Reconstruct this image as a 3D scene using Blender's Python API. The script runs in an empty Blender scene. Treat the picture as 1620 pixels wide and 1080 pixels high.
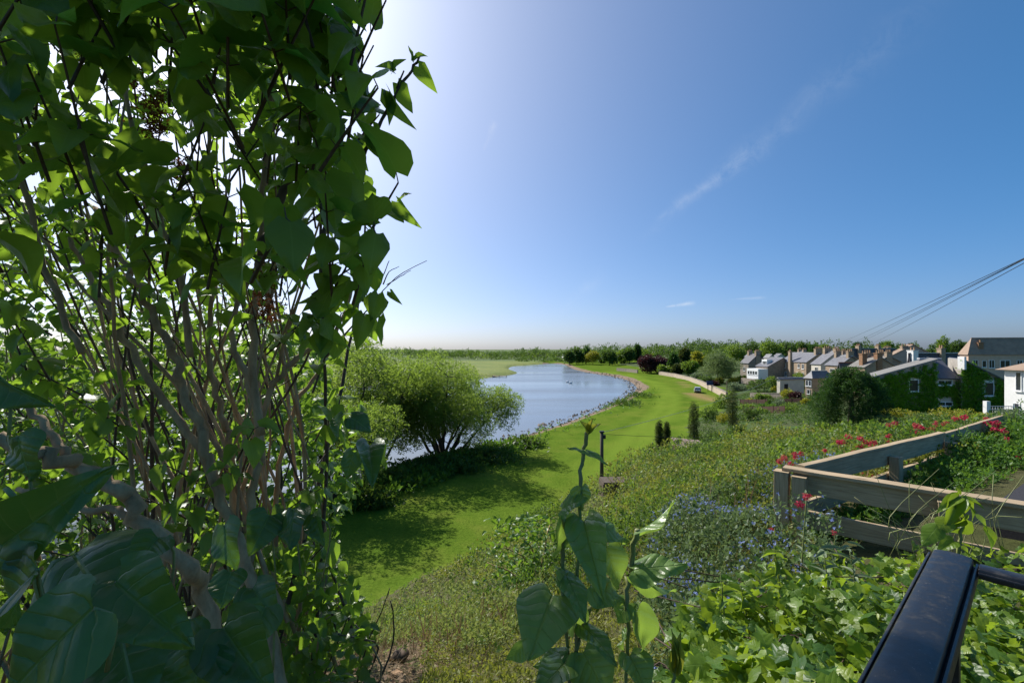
import bpy, math, random
import numpy as np
from mathutils import Vector, Matrix

rng = np.random.default_rng(11)
random.seed(5)
SC = bpy.context.scene
COL = SC.collection

# ------------------------------------------------------------------ camera
FPX = 720.0          # focal length in photo pixels (1620 wide)
HZ = 552.0           # horizon row in the photo
CZ = 11.5            # eye height above the lawn
cam_d = bpy.data.cameras.new('camera')
cam = bpy.data.objects.new('camera', cam_d)
COL.objects.link(cam)
cam.location = (0, 0, CZ)
cam.rotation_euler = (math.radians(90), 0, 0)
cam_d.sensor_width = 36.0
cam_d.lens = 36.0 * FPX / 1620.0
cam_d.shift_y = (HZ - 540.0) / 1620.0
cam_d.clip_start = 0.02
cam_d.clip_end = 20000
SC.camera = cam

# ------------------------------------------------------------------ sky and sun
SUN_AZ = -38.0       # degrees from the view axis, negative = left
SUN_EL = 40.0
world = bpy.data.worlds.new('World')
SC.world = world
world.use_nodes = True
wn, wl = world.node_tree.nodes, world.node_tree.links
wn.clear()
w_out = wn.new('ShaderNodeOutputWorld')
w_bg = wn.new('ShaderNodeBackground')
w_bg.inputs['Strength'].default_value = 0.1
w_sky = wn.new('ShaderNodeTexSky')
w_sky.sky_type = 'NISHITA'
w_sky.sun_disc = False
w_sky.sun_elevation = math.radians(SUN_EL)
w_sky.sun_rotation = math.radians(SUN_AZ)
w_sky.altitude = 20
w_sky.air_density = 0.52
w_sky.dust_density = 2.0
w_sky.ozone_density = 6
w_tc = wn.new('ShaderNodeTexCoord')
EXPOSURE = 0.55
w_hs = wn.new('ShaderNodeHueSaturation')
w_hs.inputs['Saturation'].default_value = 1.3
wl.new(w_sky.outputs['Color'], w_hs.inputs['Color'])
w_gm = wn.new('ShaderNodeGamma')
w_gm.inputs['Gamma'].default_value = 0.7
wl.new(w_hs.outputs['Color'], w_gm.inputs['Color'])
w_ti = wn.new('ShaderNodeMixRGB')
w_ti.blend_type = 'MULTIPLY'
w_ti.inputs['Fac'].default_value = 1.0
wl.new(w_gm.outputs['Color'], w_ti.inputs['Color1'])
w_k = 1.0 / (0.1 * 2 ** EXPOSURE)
w_ti.inputs['Color2'].default_value = (0.246 * w_k, 0.257 * w_k, 0.264 * w_k, 1)


def wmath(op, a, b=None, clamp=False):
    n = wn.new('ShaderNodeMath')
    n.operation = op
    n.use_clamp = clamp
    for i, v in enumerate((a, b)):
        if v is None:
            continue
        if isinstance(v, (int, float)):
            n.inputs[i].default_value = v
        else:
            wl.new(v, n.inputs[i])
    return n.outputs[0]


def wdot(vec):
    n = wn.new('ShaderNodeVectorMath')
    n.operation = 'DOT_PRODUCT'
    wl.new(w_tc.outputs['Generated'], n.inputs[0])
    n.inputs[1].default_value = vec
    return n.outputs['Value']


def sky_dir(px, py):
    return Vector(((px - 810) / FPX, 1.0, (HZ - py) / FPX)).normalized()


def cloud_streak(a, b, width, amount, wob):
    """a thin cirrus streak along the great circle between two sky directions"""
    da, db = sky_dir(*a), sky_dir(*b)
    n = da.cross(db).normalized()
    mid = (da + db).normalized()
    ax = n.cross(mid).normalized()
    half = abs(ax.dot(da))
    noi = wn.new('ShaderNodeTexNoise')
    noi.inputs['Scale'].default_value = 9
    noi.inputs['Detail'].default_value = 6
    noi.inputs['Roughness'].default_value = 0.62
    wl.new(w_tc.outputs['Generated'], noi.inputs['Vector'])
    off = wmath('MULTIPLY', wmath('SUBTRACT', noi.outputs['Fac'], 0.5), wob)
    t = wmath('DIVIDE', wdot(ax), half)
    grow = wmath('MULTIPLY', wmath('ADD', wmath('MULTIPLY', t, -0.45 if b[0] < a[0] else 0.45), 0.75), width)
    d = wmath('DIVIDE', wmath('ABSOLUTE', wmath('ADD', wdot(n), off)), grow)
    across = wmath('POWER', wmath('SUBTRACT', 1.0, d, True), 1.6)
    along = wmath('SUBTRACT', 1.0, wmath('POWER', wmath('ABSOLUTE', t), 3), True)
    front = wmath('GREATER_THAN', wdot(mid), 0.2)
    n2 = wn.new('ShaderNodeTexNoise')
    n2.inputs['Scale'].default_value = 22
    n2.inputs['Detail'].default_value = 8
    n2.inputs['Roughness'].default_value = 0.7
    n2.inputs['Distortion'].default_value = 0.6
    wl.new(w_tc.outputs['Generated'], n2.inputs['Vector'])
    tex = wmath('MULTIPLY', wmath('SUBTRACT', n2.outputs['Fac'], 0.36, True), 3.2, True)
    m = wmath('MULTIPLY', wmath('MULTIPLY', across, along), wmath('MULTIPLY', tex, front))
    return wmath('MULTIPLY', m, amount)


cl = None
for args in (((1515, -25), (1000, 385), 0.05, 0.11, 0.05), ((1225, 225), (1035, 350), 0.026, 0.22, 0.022),
             ((1052, 485), (1102, 479), 0.007, 0.7, 0.006), ((764, 240), (784, 190), 0.012, 0.35, 0.02),
             ((1150, 474), (1215, 470), 0.005, 0.35, 0.006), ((880, 500), (960, 430), 0.03, 0.10, 0.03)):
    s = cloud_streak(*args)
    cl = s if cl is None else wmath('ADD', cl, s)
w_mix = wn.new('ShaderNodeMixRGB')
wl.new(wmath('MULTIPLY', cl, 0.8, True), w_mix.inputs['Fac'])
wl.new(w_ti.outputs['Color'], w_mix.inputs['Color1'])
w_mix.inputs['Color2'].default_value = (6.2, 6.5, 6.9, 1)
wl.new(w_mix.outputs['Color'], w_bg.inputs['Color'])
wl.new(w_bg.outputs['Background'], w_out.inputs['Surface'])

sun_d = bpy.data.lights.new('sun', 'SUN')
sun_d.energy = 4.4
sun_d.angle = math.radians(0.53)
sun_d.color = (1.0, 0.955, 0.87)
sun = bpy.data.objects.new('sun', sun_d)
COL.objects.link(sun)
a, e = math.radians(SUN_AZ), math.radians(SUN_EL)
to_sun = Vector((math.sin(a) * math.cos(e), math.cos(a) * math.cos(e), math.sin(e)))
sun.rotation_euler = to_sun.to_track_quat('Z', 'Y').to_euler()
sun.location = (0, 0, 60)

SC.view_settings.view_transform = 'Standard'
SC.view_settings.look = 'None'
SC.view_settings.gamma = 1.0
SC.view_settings.use_curve_mapping = False
SC.view_settings.exposure = EXPOSURE
SC.cycles.max_bounces = 7
SC.cycles.diffuse_bounces = 3
SC.cycles.glossy_bounces = 2
SC.cycles.transmission_bounces = 5
SC.cycles.transparent_max_bounces = 6
SC.cycles.use_denoising = True


# ------------------------------------------------------------------ small helpers
def P(px, py, depth):
    """world point seen at photo pixel (px, py) at a given distance along the view axis"""
    return Vector(((px - 810) / FPX * depth, depth, CZ - (py - HZ) / FPX * depth))


def G(px, py, z=0.0):
    d = (CZ - z) * FPX / (py - HZ)
    return Vector(((px - 810) / FPX * d, d, z))


def tag(o, label=None, cat=None, group=None, kind=None):
    if label:
        o['label'] = label
    if cat:
        o['category'] = cat
    if group:
        o['group'] = group
    if kind:
        o['kind'] = kind
    return o


def empty(name, loc=(0, 0, 0)):
    o = bpy.data.objects.new(name, None)
    o.empty_display_size = 0.2
    o.location = loc
    COL.objects.link(o)
    return o


def link(name, me, parent=None, mat=None):
    o = bpy.data.objects.new(name, me)
    COL.objects.link(o)
    if parent is not None:
        o.parent = parent
        o.matrix_parent_inverse = Matrix.Translation(-Vector(parent.location))
    if mat is not None and not me.materials:
        me.materials.append(mat)
    return o


def np_mesh(name, V, F, tint=None, uv=None, smooth=True):
    """V (n,3), F (m,k) with k = 3 or 4"""
    V = np.asarray(V, dtype=np.float32)
    F = np.asarray(F, dtype=np.int32)
    me = bpy.data.meshes.new(name)
    me.vertices.add(len(V))
    me.vertices.foreach_set('co', V.ravel())
    m, k = F.shape
    me.loops.add(m * k)
    me.loops.foreach_set('vertex_index', F.ravel())
    me.polygons.add(m)
    me.polygons.foreach_set('loop_start', np.arange(0, m * k, k, dtype=np.int32))
    me.polygons.foreach_set('loop_total', np.full(m, k, dtype=np.int32))
    if smooth:
        me.polygons.foreach_set('use_smooth', np.ones(m, dtype=bool))
    me.update(calc_edges=True)
    if tint is not None:
        at = me.attributes.new('tint', 'FLOAT', 'POINT')
        at.data.foreach_set('value', np.asarray(tint, dtype=np.float32))
    if uv is not None:
        ul = me.uv_layers.new(name='UVMap')
        ul.data.foreach_set('uv', np.asarray(uv, dtype=np.float32)[F.ravel()].ravel())
    return me


class MB:
    """collects boxes, tubes and polygons into one mesh"""

    def __init__(s):
        s.v, s.f = [], []

    def poly(s, pts):
        n = len(s.v)
        s.v += [tuple(p) for p in pts]
        s.f.append(list(range(n, n + len(pts))))
        return s

    def box(s, c, u, v, w):
        """centre and three half-extent vectors"""
        c, u, v, w = Vector(c), Vector(u), Vector(v), Vector(w)
        n = len(s.v)
        for i in (-1, 1):
            for j in (-1, 1):
                for k in (-1, 1):
                    s.v.append(tuple(c + i * u + j * v + k * w))
        for q in ((0, 1, 3, 2), (4, 6, 7, 5), (0, 4, 5, 1), (2, 3, 7, 6), (0, 2, 6, 4), (1, 5, 7, 3)):
            s.f.append([n + a for a in q])
        return s

    def tube(s, pts, rad, sides=6, cap=True):
        pts = [Vector(p) for p in pts]
        if isinstance(rad, (int, float)):
            rad = [rad] * len(pts)
        n0 = len(s.v)
        ref = Vector((0.31, 0.22, 0.92))
        for i, p in enumerate(pts):
            t = (pts[min(i + 1, len(pts) - 1)] - pts[max(i - 1, 0)]).normalized()
            x = t.cross(ref)
            if x.length < 0.05:
                x = t.cross(Vector((1, 0, 0)))
            x.normalize()
            y = t.cross(x)
            for k in range(sides):
                an = 2 * math.pi * k / sides
                s.v.append(tuple(p + (x * math.cos(an) + y * math.sin(an)) * rad[i]))
        for i in range(len(pts) - 1):
            for k in range(sides):
                a0 = n0 + i * sides + k
                b0 = n0 + i * sides + (k + 1) % sides
                s.f.append([a0, b0, b0 + sides, a0 + sides])
        if cap:
            s.f.append([n0 + k for k in range(sides)][::-1])
            s.f.append([n0 + (len(pts) - 1) * sides + k for k in range(sides)])
        return s

    def build(s, name, mat, parent=None, smooth=False, bevel=0):
        me = bpy.data.meshes.new(name)
        me.from_pydata(s.v, [], s.f)
        if smooth:
            me.polygons.foreach_set('use_smooth', [True] * len(me.polygons))
        o = link(name, me, parent, mat)
        if bevel:
            b = o.modifiers.new('bevel', 'BEVEL')
            b.width = bevel
            b.segments = 2
            b.limit_method = 'ANGLE'
        return o


def bezier(pts, n):
    """smooth Catmull-Rom through points"""
    pts = [Vector(p) for p in pts]
    out = []
    ext = [pts[0] * 2 - pts[1]] + pts + [pts[-1] * 2 - pts[-2]]
    for i in range(len(pts) - 1):
        p0, p1, p2, p3 = ext[i:i + 4]
        for k in range(n):
            t = k / n
            out.append(0.5 * ((2 * p1) + (p2 - p0) * t + (2 * p0 - 5 * p1 + 4 * p2 - p3) * t * t + (3 * p1 - p0 - 3 * p2 + p3) * t ** 3))
    out.append(pts[-1])
    return out


# ------------------------------------------------------------------ materials
def new_mat(name):
    m = bpy.data.materials.new(name)
    m.use_nodes = True
    nt = m.node_tree
    nt.nodes.clear()
    out = nt.nodes.new('ShaderNodeOutputMaterial')
    return m, nt.nodes, nt.links, out


def noise_fac(N, L, scale, detail=4, rough=0.6, coord='Object', stretch=None):
    tc = N.new('ShaderNodeTexCoord')
    n = N.new('ShaderNodeTexNoise')
    n.inputs['Scale'].default_value = scale
    n.inputs['Detail'].default_value = detail
    n.inputs['Roughness'].default_value = rough
    src = tc.outputs[coord]
    if stretch:
        mp = N.new('ShaderNodeMapping')
        mp.inputs['Scale'].default_value = stretch
        L.new(src, mp.inputs['Vector'])
        src = mp.outputs['Vector']
    L.new(src, n.inputs['Vector'])
    return n.outputs['Fac']


def ramp(N, L, fac, stops):
    r = N.new('ShaderNodeValToRGB')
    el = r.color_ramp.elements
    while len(el) < len(stops):
        el.new(0.5)
    for i, (p, c) in enumerate(stops):
        el[i].position = p
        el[i].color = (*c, 1)
    if fac is not None:
        L.new(fac, r.inputs['Fac'])
    return r.outputs['Color']


def mixc(N, L, fac, c1, c2, mode='MIX'):
    m = N.new('ShaderNodeMixRGB')
    m.blend_type = mode
    for sock, v in ((m.inputs['Fac'], fac), (m.inputs['Color1'], c1), (m.inputs['Color2'], c2)):
        if isinstance(v, (int, float)):
            sock.default_value = v
        elif isinstance(v, tuple):
            sock.default_value = (*v, 1)
        else:
            L.new(v, sock)
    return m.outputs['Color']


def bump(N, L, h, strength, dist):
    b = N.new('ShaderNodeBump')
    b.inputs['Strength'].default_value = strength
    b.inputs['Distance'].default_value = dist
    L.new(h, b.inputs['Height'])
    return b.outputs['Normal']


def simple_mat(name, c1, c2=None, rough=0.7, scale=6, bump_s=0.0, bump_d=0.01, metallic=0.0, spec=0.3, stretch=None, coord='Object', lo=0.35, hi=0.68):
    m, N, L, out = new_mat(name)
    p = N.new('ShaderNodeBsdfPrincipled')
    f = noise_fac(N, L, scale, 6, 0.65, coord, stretch)
    c2 = c2 or tuple(x * 0.75 for x in c1)
    L.new(ramp(N, L, f, [(lo, c1), (hi, c2)]), p.inputs['Base Color'])
    p.inputs['Roughness'].default_value = rough
    p.inputs['Metallic'].default_value = metallic
    p.inputs['Specular IOR Level'].default_value = spec
    if bump_s:
        L.new(bump(N, L, f, bump_s, bump_d), p.inputs['Normal'])
    L.new(p.outputs['BSDF'], out.inputs['Surface'])
    return m


def leaf_mat(name, cols, trans, tf=0.42, rough=0.45, spec=0.35, veins=False, quilt_s=0.22):
    """cols: colour stops over the per-leaf tint; trans: colour of the light that comes through the blade"""
    m, N, L, out = new_mat(name)
    at = N.new('ShaderNodeAttribute')
    at.attribute_name = 'tint'
    oi = N.new('ShaderNodeObjectInfo')
    ad = N.new('ShaderNodeMath')
    ad.operation = 'ADD'
    L.new(at.outputs['Fac'], ad.inputs[0])
    L.new(oi.outputs['Random'], ad.inputs[1])
    fr = N.new('ShaderNodeMath')
    fr.operation = 'FRACT'
    L.new(ad.outputs[0], fr.inputs[0])
    k = len(cols)
    col = ramp(N, L, fr.outputs[0], [(i / max(1, k - 1), c) for i, c in enumerate(cols)])
    tcol = mixc(N, L, 0.35, trans, col)
    nrm = None
    if veins:
        uv = N.new('ShaderNodeUVMap')
        sx = N.new('ShaderNodeSeparateXYZ')
        L.new(uv.outputs['UV'], sx.inputs[0])

        def mm(op, a, b=None, clamp=False):
            n = N.new('ShaderNodeMath')
            n.operation = op
            n.use_clamp = clamp
            for i, v in enumerate((a, b)):
                if v is None:
                    continue
                if isinstance(v, (int, float)):
                    n.inputs[i].default_value = v
                else:
                    L.new(v, n.inputs[i])
            return n.outputs[0]
        ax = mm('ABSOLUTE', mm('SUBTRACT', sx.outputs['X'], 0.5))
        mid = mm('SUBTRACT', 1.0, mm('DIVIDE', ax, 0.022), True)
        # side veins climb from the midrib towards the margin
        ph = mm('SUBTRACT', sx.outputs['Y'], mm('MULTIPLY', mm('POWER', ax, 1.25), 0.75))
        tri = mm('ABSOLUTE', mm('SUBTRACT', mm('FRACT', mm('MULTIPLY', mm('ADD', ph, mm('MULTIPLY', noise_fac(N, L, 2.2, 2, 0.5, 'UV'), 0.16)), 5.6)), 0.5))
        side = mm('MULTIPLY', mm('SUBTRACT', 1.0, mm('DIVIDE', tri, 0.06), True), 0.28)
        v = mm('MAXIMUM', mid, side)
        blot = noise_fac(N, L, 2.6, 5, 0.65, 'Object')
        col = mixc(N, L, 0.55, col, ramp(N, L, blot, [(0.32, (0.62, 0.66, 0.6)), (0.62, (1.25, 1.18, 1.1))]), 'MULTIPLY')
        col = mixc(N, L, mm('MULTIPLY', v, 0.45), col, (0.20, 0.30, 0.075))
        quilt = mm('SUBTRACT', mm('MULTIPLY', mm('POWER', mm('MULTIPLY', tri, 2.0), 0.6), 0.5), v)
        nz = noise_fac(N, L, 3.0, 3, 0.5, 'UV')
        nrm = bump(N, L, mm('ADD', quilt, mm('MULTIPLY', nz, 1.2)), quilt_s, 0.005)
    p = N.new('ShaderNodeBsdfPrincipled')
    L.new(col, p.inputs['Base Color'])
    p.inputs['Roughness'].default_value = rough
    p.inputs['Specular IOR Level'].default_value = spec
    t = N.new('ShaderNodeBsdfTranslucent')
    L.new(tcol, t.inputs['Color'])
    if nrm is not None:
        L.new(nrm, p.inputs['Normal'])
    mx = N.new('ShaderNodeMixShader')
    mx.inputs['Fac'].default_value = tf
    L.new(p.outputs['BSDF'], mx.inputs[1])
    L.new(t.outputs['BSDF'], mx.inputs[2])
    L.new(mx.outputs['Shader'], out.inputs['Surface'])
    return m


M = {}
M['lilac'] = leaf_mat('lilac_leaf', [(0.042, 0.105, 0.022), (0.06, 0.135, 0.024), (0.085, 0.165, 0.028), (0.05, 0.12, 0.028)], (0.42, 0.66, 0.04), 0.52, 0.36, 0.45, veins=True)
M['lilac_near'] = leaf_mat('lilac_leaf_shaded', [(0.032, 0.085, 0.024), (0.045, 0.108, 0.026), (0.058, 0.13, 0.03)], (0.22, 0.42, 0.03), 0.30, 0.33, 0.5, veins=True, quilt_s=0.4)  # darker copy of the lilac leaf, shade on the near leaves put into its colour
M['shoot'] = leaf_mat('shoot_leaf', [(0.13, 0.23, 0.06), (0.155, 0.26, 0.065), (0.18, 0.285, 0.07)], (0.42, 0.62, 0.06), 0.40, 0.33, 0.55, veins=True, quilt_s=0.6)
M['bud'] = leaf_mat('bud_leaf', [(0.24, 0.26, 0.04), (0.18, 0.25, 0.04)], (0.5, 0.5, 0.04), 0.45, 0.45, 0.3, veins=True)
M['ivy_leaf'] = leaf_mat('ivy_leaf', [(0.03, 0.085, 0.015), (0.07, 0.15, 0.018), (0.14, 0.23, 0.02), (0.21, 0.29, 0.022), (0.05, 0.12, 0.018)], (0.42, 0.58, 0.03), 0.42, 0.40, 0.4, veins=True)
M['willow'] = leaf_mat('willow_leaf', [(0.06, 0.125, 0.028), (0.085, 0.16, 0.03), (0.12, 0.195, 0.04), (0.07, 0.14, 0.035)], (0.40, 0.55, 0.06), 0.52, 0.5, 0.3)
M['broad'] = leaf_mat('broad_leaf', [(0.035, 0.075, 0.018), (0.05, 0.10, 0.02), (0.07, 0.125, 0.025), (0.045, 0.085, 0.022)], (0.18, 0.30, 0.03), 0.38, 0.55, 0.25)
M['bright'] = leaf_mat('bright_leaf', [(0.07, 0.14, 0.02), (0.10, 0.18, 0.025), (0.13, 0.20, 0.03)], (0.32, 0.46, 0.04), 0.42, 0.5, 0.3)
M['olive'] = leaf_mat('olive_leaf', [(0.12, 0.15, 0.026), (0.17, 0.195, 0.034), (0.22, 0.23, 0.05), (0.11, 0.15, 0.026), (0.18, 0.165, 0.05)], (0.42, 0.46, 0.05), 0.38, 0.5, 0.3)
M['conifer'] = leaf_mat('conifer_leaf', [(0.018, 0.055, 0.014), (0.03, 0.085, 0.017), (0.055, 0.13, 0.022)], (0.12, 0.26, 0.02), 0.28, 0.6, 0.2)
M['cypress'] = leaf_mat('cypress_leaf', [(0.018, 0.042, 0.012), (0.03, 0.06, 0.014), (0.06, 0.085, 0.016)], (0.18, 0.22, 0.02), 0.25, 0.6, 0.2)
M['copper'] = leaf_mat('copper_leaf', [(0.030, 0.012, 0.014), (0.045, 0.018, 0.02), (0.06, 0.025, 0.024)], (0.12, 0.03, 0.03), 0.28, 0.5, 0.3)
M['golden'] = leaf_mat('golden_leaf', [(0.24, 0.24, 0.02), (0.32, 0.30, 0.03), (0.18, 0.21, 0.02)], (0.5, 0.5, 0.03), 0.35, 0.5, 0.3)
M['grey_leaf'] = leaf_mat('grey_leaf', [(0.13, 0.18, 0.10), (0.17, 0.22, 0.13)], (0.25, 0.34, 0.12), 0.35, 0.5, 0.3)
M['pale'] = leaf_mat('pale_leaf', [(0.10, 0.155, 0.05), (0.13, 0.19, 0.06), (0.15, 0.20, 0.075)], (0.28, 0.38, 0.10), 0.4, 0.5, 0.3)
M['herb'] = leaf_mat('herb_leaf', [(0.04, 0.10, 0.02), (0.065, 0.15, 0.022), (0.09, 0.18, 0.03)], (0.22, 0.40, 0.03), 0.4, 0.5, 0.3)
M['wall_ivy'] = leaf_mat('wall_ivy', [(0.07, 0.20, 0.012), (0.12, 0.29, 0.015), (0.18, 0.36, 0.02), (0.09, 0.23, 0.015)], (0.26, 0.48, 0.02), 0.35, 0.4, 0.35)
M['dry'] = leaf_mat('dry_stem', [(0.20, 0.13, 0.075), (0.28, 0.20, 0.11), (0.15, 0.095, 0.06), (0.32, 0.24, 0.14)], (0.3, 0.2, 0.1), 0.2, 0.7, 0.2)
M['blue_flower'] = leaf_mat('blue_petal', [(0.20, 0.27, 0.60), (0.28, 0.35, 0.66), (0.16, 0.21, 0.52)], (0.3, 0.36, 0.7), 0.35, 0.6, 0.2)
M['red_flower'] = leaf_mat('red_petal', [(0.42, 0.015, 0.06), (0.52, 0.03, 0.09), (0.36, 0.01, 0.04)], (0.7, 0.04, 0.1), 0.35, 0.6, 0.2)
M['brown_flower'] = leaf_mat('withered_bloom', [(0.16, 0.055, 0.022), (0.22, 0.08, 0.03), (0.10, 0.04, 0.02)], (0.3, 0.1, 0.03), 0.3, 0.7, 0.2)
M['bark'] = simple_mat('lilac_bark', (0.47, 0.32, 0.18), (0.22, 0.14, 0.075), 0.85, 20, 0.9, 0.008, stretch=(1, 1, 0.35))
M['twig'] = simple_mat('dark_twig', (0.11, 0.075, 0.05), (0.06, 0.04, 0.028), 0.75, 40, 0.4, 0.003)
M['trunk'] = simple_mat('tree_bark', (0.10, 0.08, 0.058), (0.05, 0.04, 0.03), 0.9, 4, 0.8, 0.05, stretch=(1, 1, 0.3))
M['green_stem'] = simple_mat('green_stem', (0.21, 0.26, 0.08), (0.17, 0.15, 0.07), 0.5, 30)
M['slate'] = simple_mat('slate', (0.16, 0.16, 0.175), (0.10, 0.10, 0.115), 0.55, 1.1, 0.5, 0.05, stretch=(1, 1, 3), spec=0.4)
M['slate_dark'] = simple_mat('dark_slate', (0.075, 0.075, 0.09), (0.05, 0.05, 0.06), 0.55, 1.3, 0.5, 0.05, spec=0.4)
M['tile_brown'] = simple_mat('brown_tile', (0.36, 0.255, 0.18), (0.25, 0.175, 0.125), 0.7, 1.2, 0.5, 0.05)
M['roof_grey'] = simple_mat('grey_sheet_roof', (0.24, 0.225, 0.20), (0.16, 0.15, 0.135), 0.7, 0.8, 0.3, 0.03, stretch=(1, 0.2, 1))
M['lead'] = simple_mat('lead_ridge', (0.55, 0.55, 0.55), (0.42, 0.42, 0.43), 0.5, 3)
M['red_ridge'] = simple_mat('red_ridge', (0.25, 0.12, 0.085), (0.17, 0.085, 0.06), 0.7, 3)
M['stone'] = simple_mat('sandstone', (0.42, 0.32, 0.22), (0.27, 0.195, 0.135), 0.9, 2.2, 0.8, 0.06, lo=0.3, hi=0.7)
M['stone_pink'] = simple_mat('pink_stone', (0.64, 0.44, 0.32), (0.53, 0.36, 0.26), 0.9, 2.0, 0.5, 0.03)
M['stone_grey'] = simple_mat('grey_stone', (0.32, 0.27, 0.215), (0.20, 0.165, 0.13), 0.9, 2.0, 0.8, 0.06)
M['cream'] = simple_mat('cream_render', (0.62, 0.56, 0.46), (0.52, 0.47, 0.39), 0.85, 1.0)
M['harl'] = simple_mat('grey_harling', (0.36, 0.33, 0.29), (0.28, 0.255, 0.225), 0.9, 1.6, 0.3, 0.02)
M['white_wall'] = simple_mat('white_harling', (0.78, 0.77, 0.74), (0.70, 0.69, 0.66), 0.9, 5, 0.5, 0.012)
M['white_paint'] = simple_mat('white_paint', (0.80, 0.80, 0.78), (0.74, 0.74, 0.72), 0.5, 3)
M['brick'] = simple_mat('chimney_brick', (0.33, 0.185, 0.10), (0.22, 0.12, 0.07), 0.9, 6, 0.5, 0.02)
M['pot'] = simple_mat('chimney_clay', (0.42, 0.27, 0.16), (0.3, 0.18, 0.1), 0.8, 6)
M['fence_brown'] = simple_mat('stained_boards', (0.085, 0.045, 0.03), (0.055, 0.03, 0.02), 0.8, 3, stretch=(1, 1, 0.2))
M['rust'] = simple_mat('weathered_sheet', (0.38, 0.29, 0.235), (0.24, 0.165, 0.12), 0.8, 3, 0.3, 0.02)
M['dark'] = simple_mat('dark_opening', (0.012, 0.012, 0.014), (0.02, 0.02, 0.022), 0.6, 2)
M['asphalt'] = simple_mat('asphalt', (0.045, 0.042, 0.045), (0.032, 0.030, 0.034), 0.85, 60, 0.5, 0.004)
M['pole_wood'] = simple_mat('pole_wood', (0.13, 0.10, 0.075), (0.07, 0.055, 0.04), 0.85, 9, 0.4, 0.01, stretch=(1, 1, 0.12))
M['wire'] = simple_mat('wire', (0.03, 0.03, 0.035), (0.02, 0.02, 0.025), 0.5, 3)
M['pale_wire'] = simple_mat('pale_wire', (0.35, 0.36, 0.36), (0.28, 0.29, 0.29), 0.5, 3)
M['rock'] = simple_mat('shore_rock', (0.36, 0.29, 0.22), (0.10, 0.08, 0.065), 0.9, 2.5, 0.5, 0.05)
M['log_end'] = simple_mat('log_end', (0.42, 0.27, 0.15), (0.30, 0.18, 0.10), 0.8, 20)
M['stump'] = simple_mat('stump_bark', (0.12, 0.085, 0.06), (0.07, 0.05, 0.035), 0.9, 14, 0.6, 0.01)
M['car_paint'] = simple_mat('silver_paint', (0.62, 0.64, 0.66), (0.60, 0.62, 0.64), 0.25, 2, metallic=0.3, spec=0.5)
M['tyre'] = simple_mat('tyre', (0.02, 0.02, 0.02), (0.03, 0.03, 0.03), 0.8, 8)
M['rim'] = simple_mat('rim', (0.5, 0.5, 0.5), (0.4, 0.4, 0.4), 0.35, 8, metallic=0.8)
M['lamp_red'] = simple_mat('tail_lamp', (0.35, 0.01, 0.01), (0.3, 0.01, 0.01), 0.2, 8)
M['blue_box'] = simple_mat('navy_paint', (0.025, 0.04, 0.12), (0.02, 0.03, 0.09), 0.5, 3)
M['swan'] = simple_mat('swan_white', (0.82, 0.82, 0.80), (0.76, 0.76, 0.74), 0.7, 8)
M['swan_bill'] = simple_mat('orange_bill', (0.6, 0.2, 0.03), (0.5, 0.16, 0.02), 0.6, 8)


def glass_mat():
    m, N, L, out = new_mat('window_glass')
    p = N.new('ShaderNodeBsdfPrincipled')
    p.inputs['Base Color'].default_value = (0.025, 0.03, 0.035, 1)
    p.inputs['Roughness'].default_value = 0.08
    p.inputs['Specular IOR Level'].default_value = 0.6
    L.new(p.outputs['BSDF'], out.inputs['Surface'])
    return m


M['glass'] = glass_mat()


def wood_mat():
    m, N, L, out = new_mat('weathered_timber')
    p = N.new('ShaderNodeBsdfPrincipled')
    f = noise_fac(N, L, 5, 8, 0.7, 'UV', (0.7, 14, 1))
    f2 = noise_fac(N, L, 1.6, 4, 0.6, 'Object')
    c = ramp(N, L, f, [(0.28, (0.22, 0.145, 0.085)), (0.5, (0.47, 0.35, 0.22)), (0.75, (0.62, 0.49, 0.33))])
    c = mixc(N, L, ramp(N, L, f2, [(0.40, (0, 0, 0)), (0.66, (0.55, 0.55, 0.55))]), c, (0.25, 0.20, 0.12))
    # knots
    tc = N.new('ShaderNodeTexCoord')
    mp = N.new('ShaderNodeMapping')
    mp.inputs['Scale'].default_value = (1.6, 5.0, 1)
    L.new(tc.outputs['UV'], mp.inputs['Vector'])
    vo = N.new('ShaderNodeTexVoronoi')
    vo.inputs['Scale'].default_value = 1.0
    L.new(mp.outputs['Vector'], vo.inputs['Vector'])
    kn = ramp(N, L, vo.outputs['Distance'], [(0.05, (1, 1, 1)), (0.13, (0, 0, 0))])
    c = mixc(N, L, kn, c, (0.06, 0.04, 0.026))
    L.new(c, p.inputs['Base Color'])
    p.inputs['Roughness'].default_value = 0.85
    p.inputs['Specular IOR Level'].default_value = 0.2
    L.new(bump(N, L, f, 0.5, 0.004), p.inputs['Normal'])
    L.new(p.outputs['BSDF'], out.inputs['Surface'])
    return m


M['timber'] = wood_mat()


def rail_mat():
    m, N, L, out = new_mat('black_gloss_paint')
    p = N.new('ShaderNodeBsdfPrincipled')
    f = noise_fac(N, L, 55, 6, 0.7, 'Object')
    f2 = noise_fac(N, L, 420, 2, 0.5, 'Object')
    sp = ramp(N, L, f2, [(0.70, (0, 0, 0)), (0.76, (1, 1, 1))])
    dirt = ramp(N, L, f, [(0.50, (0.011, 0.011, 0.012)), (0.72, (0.04, 0.038, 0.035))])
    c = mixc(N, L, mixc(N, L, 1.0, sp, f, 'MULTIPLY'), dirt, (0.30, 0.27, 0.24))
    L.new(c, p.inputs['Base Color'])
    L.new(ramp(N, L, f, [(0.35, (0.30, 0.30, 0.30)), (0.75, (0.58, 0.58, 0.58))]), p.inputs['Roughness'])
    p.inputs['Specular IOR Level'].default_value = 0.6
    L.new(bump(N, L, f, 0.12, 0.002), p.inputs['Normal'])
    L.new(p.outputs['BSDF'], out.inputs['Surface'])
    return m


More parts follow.
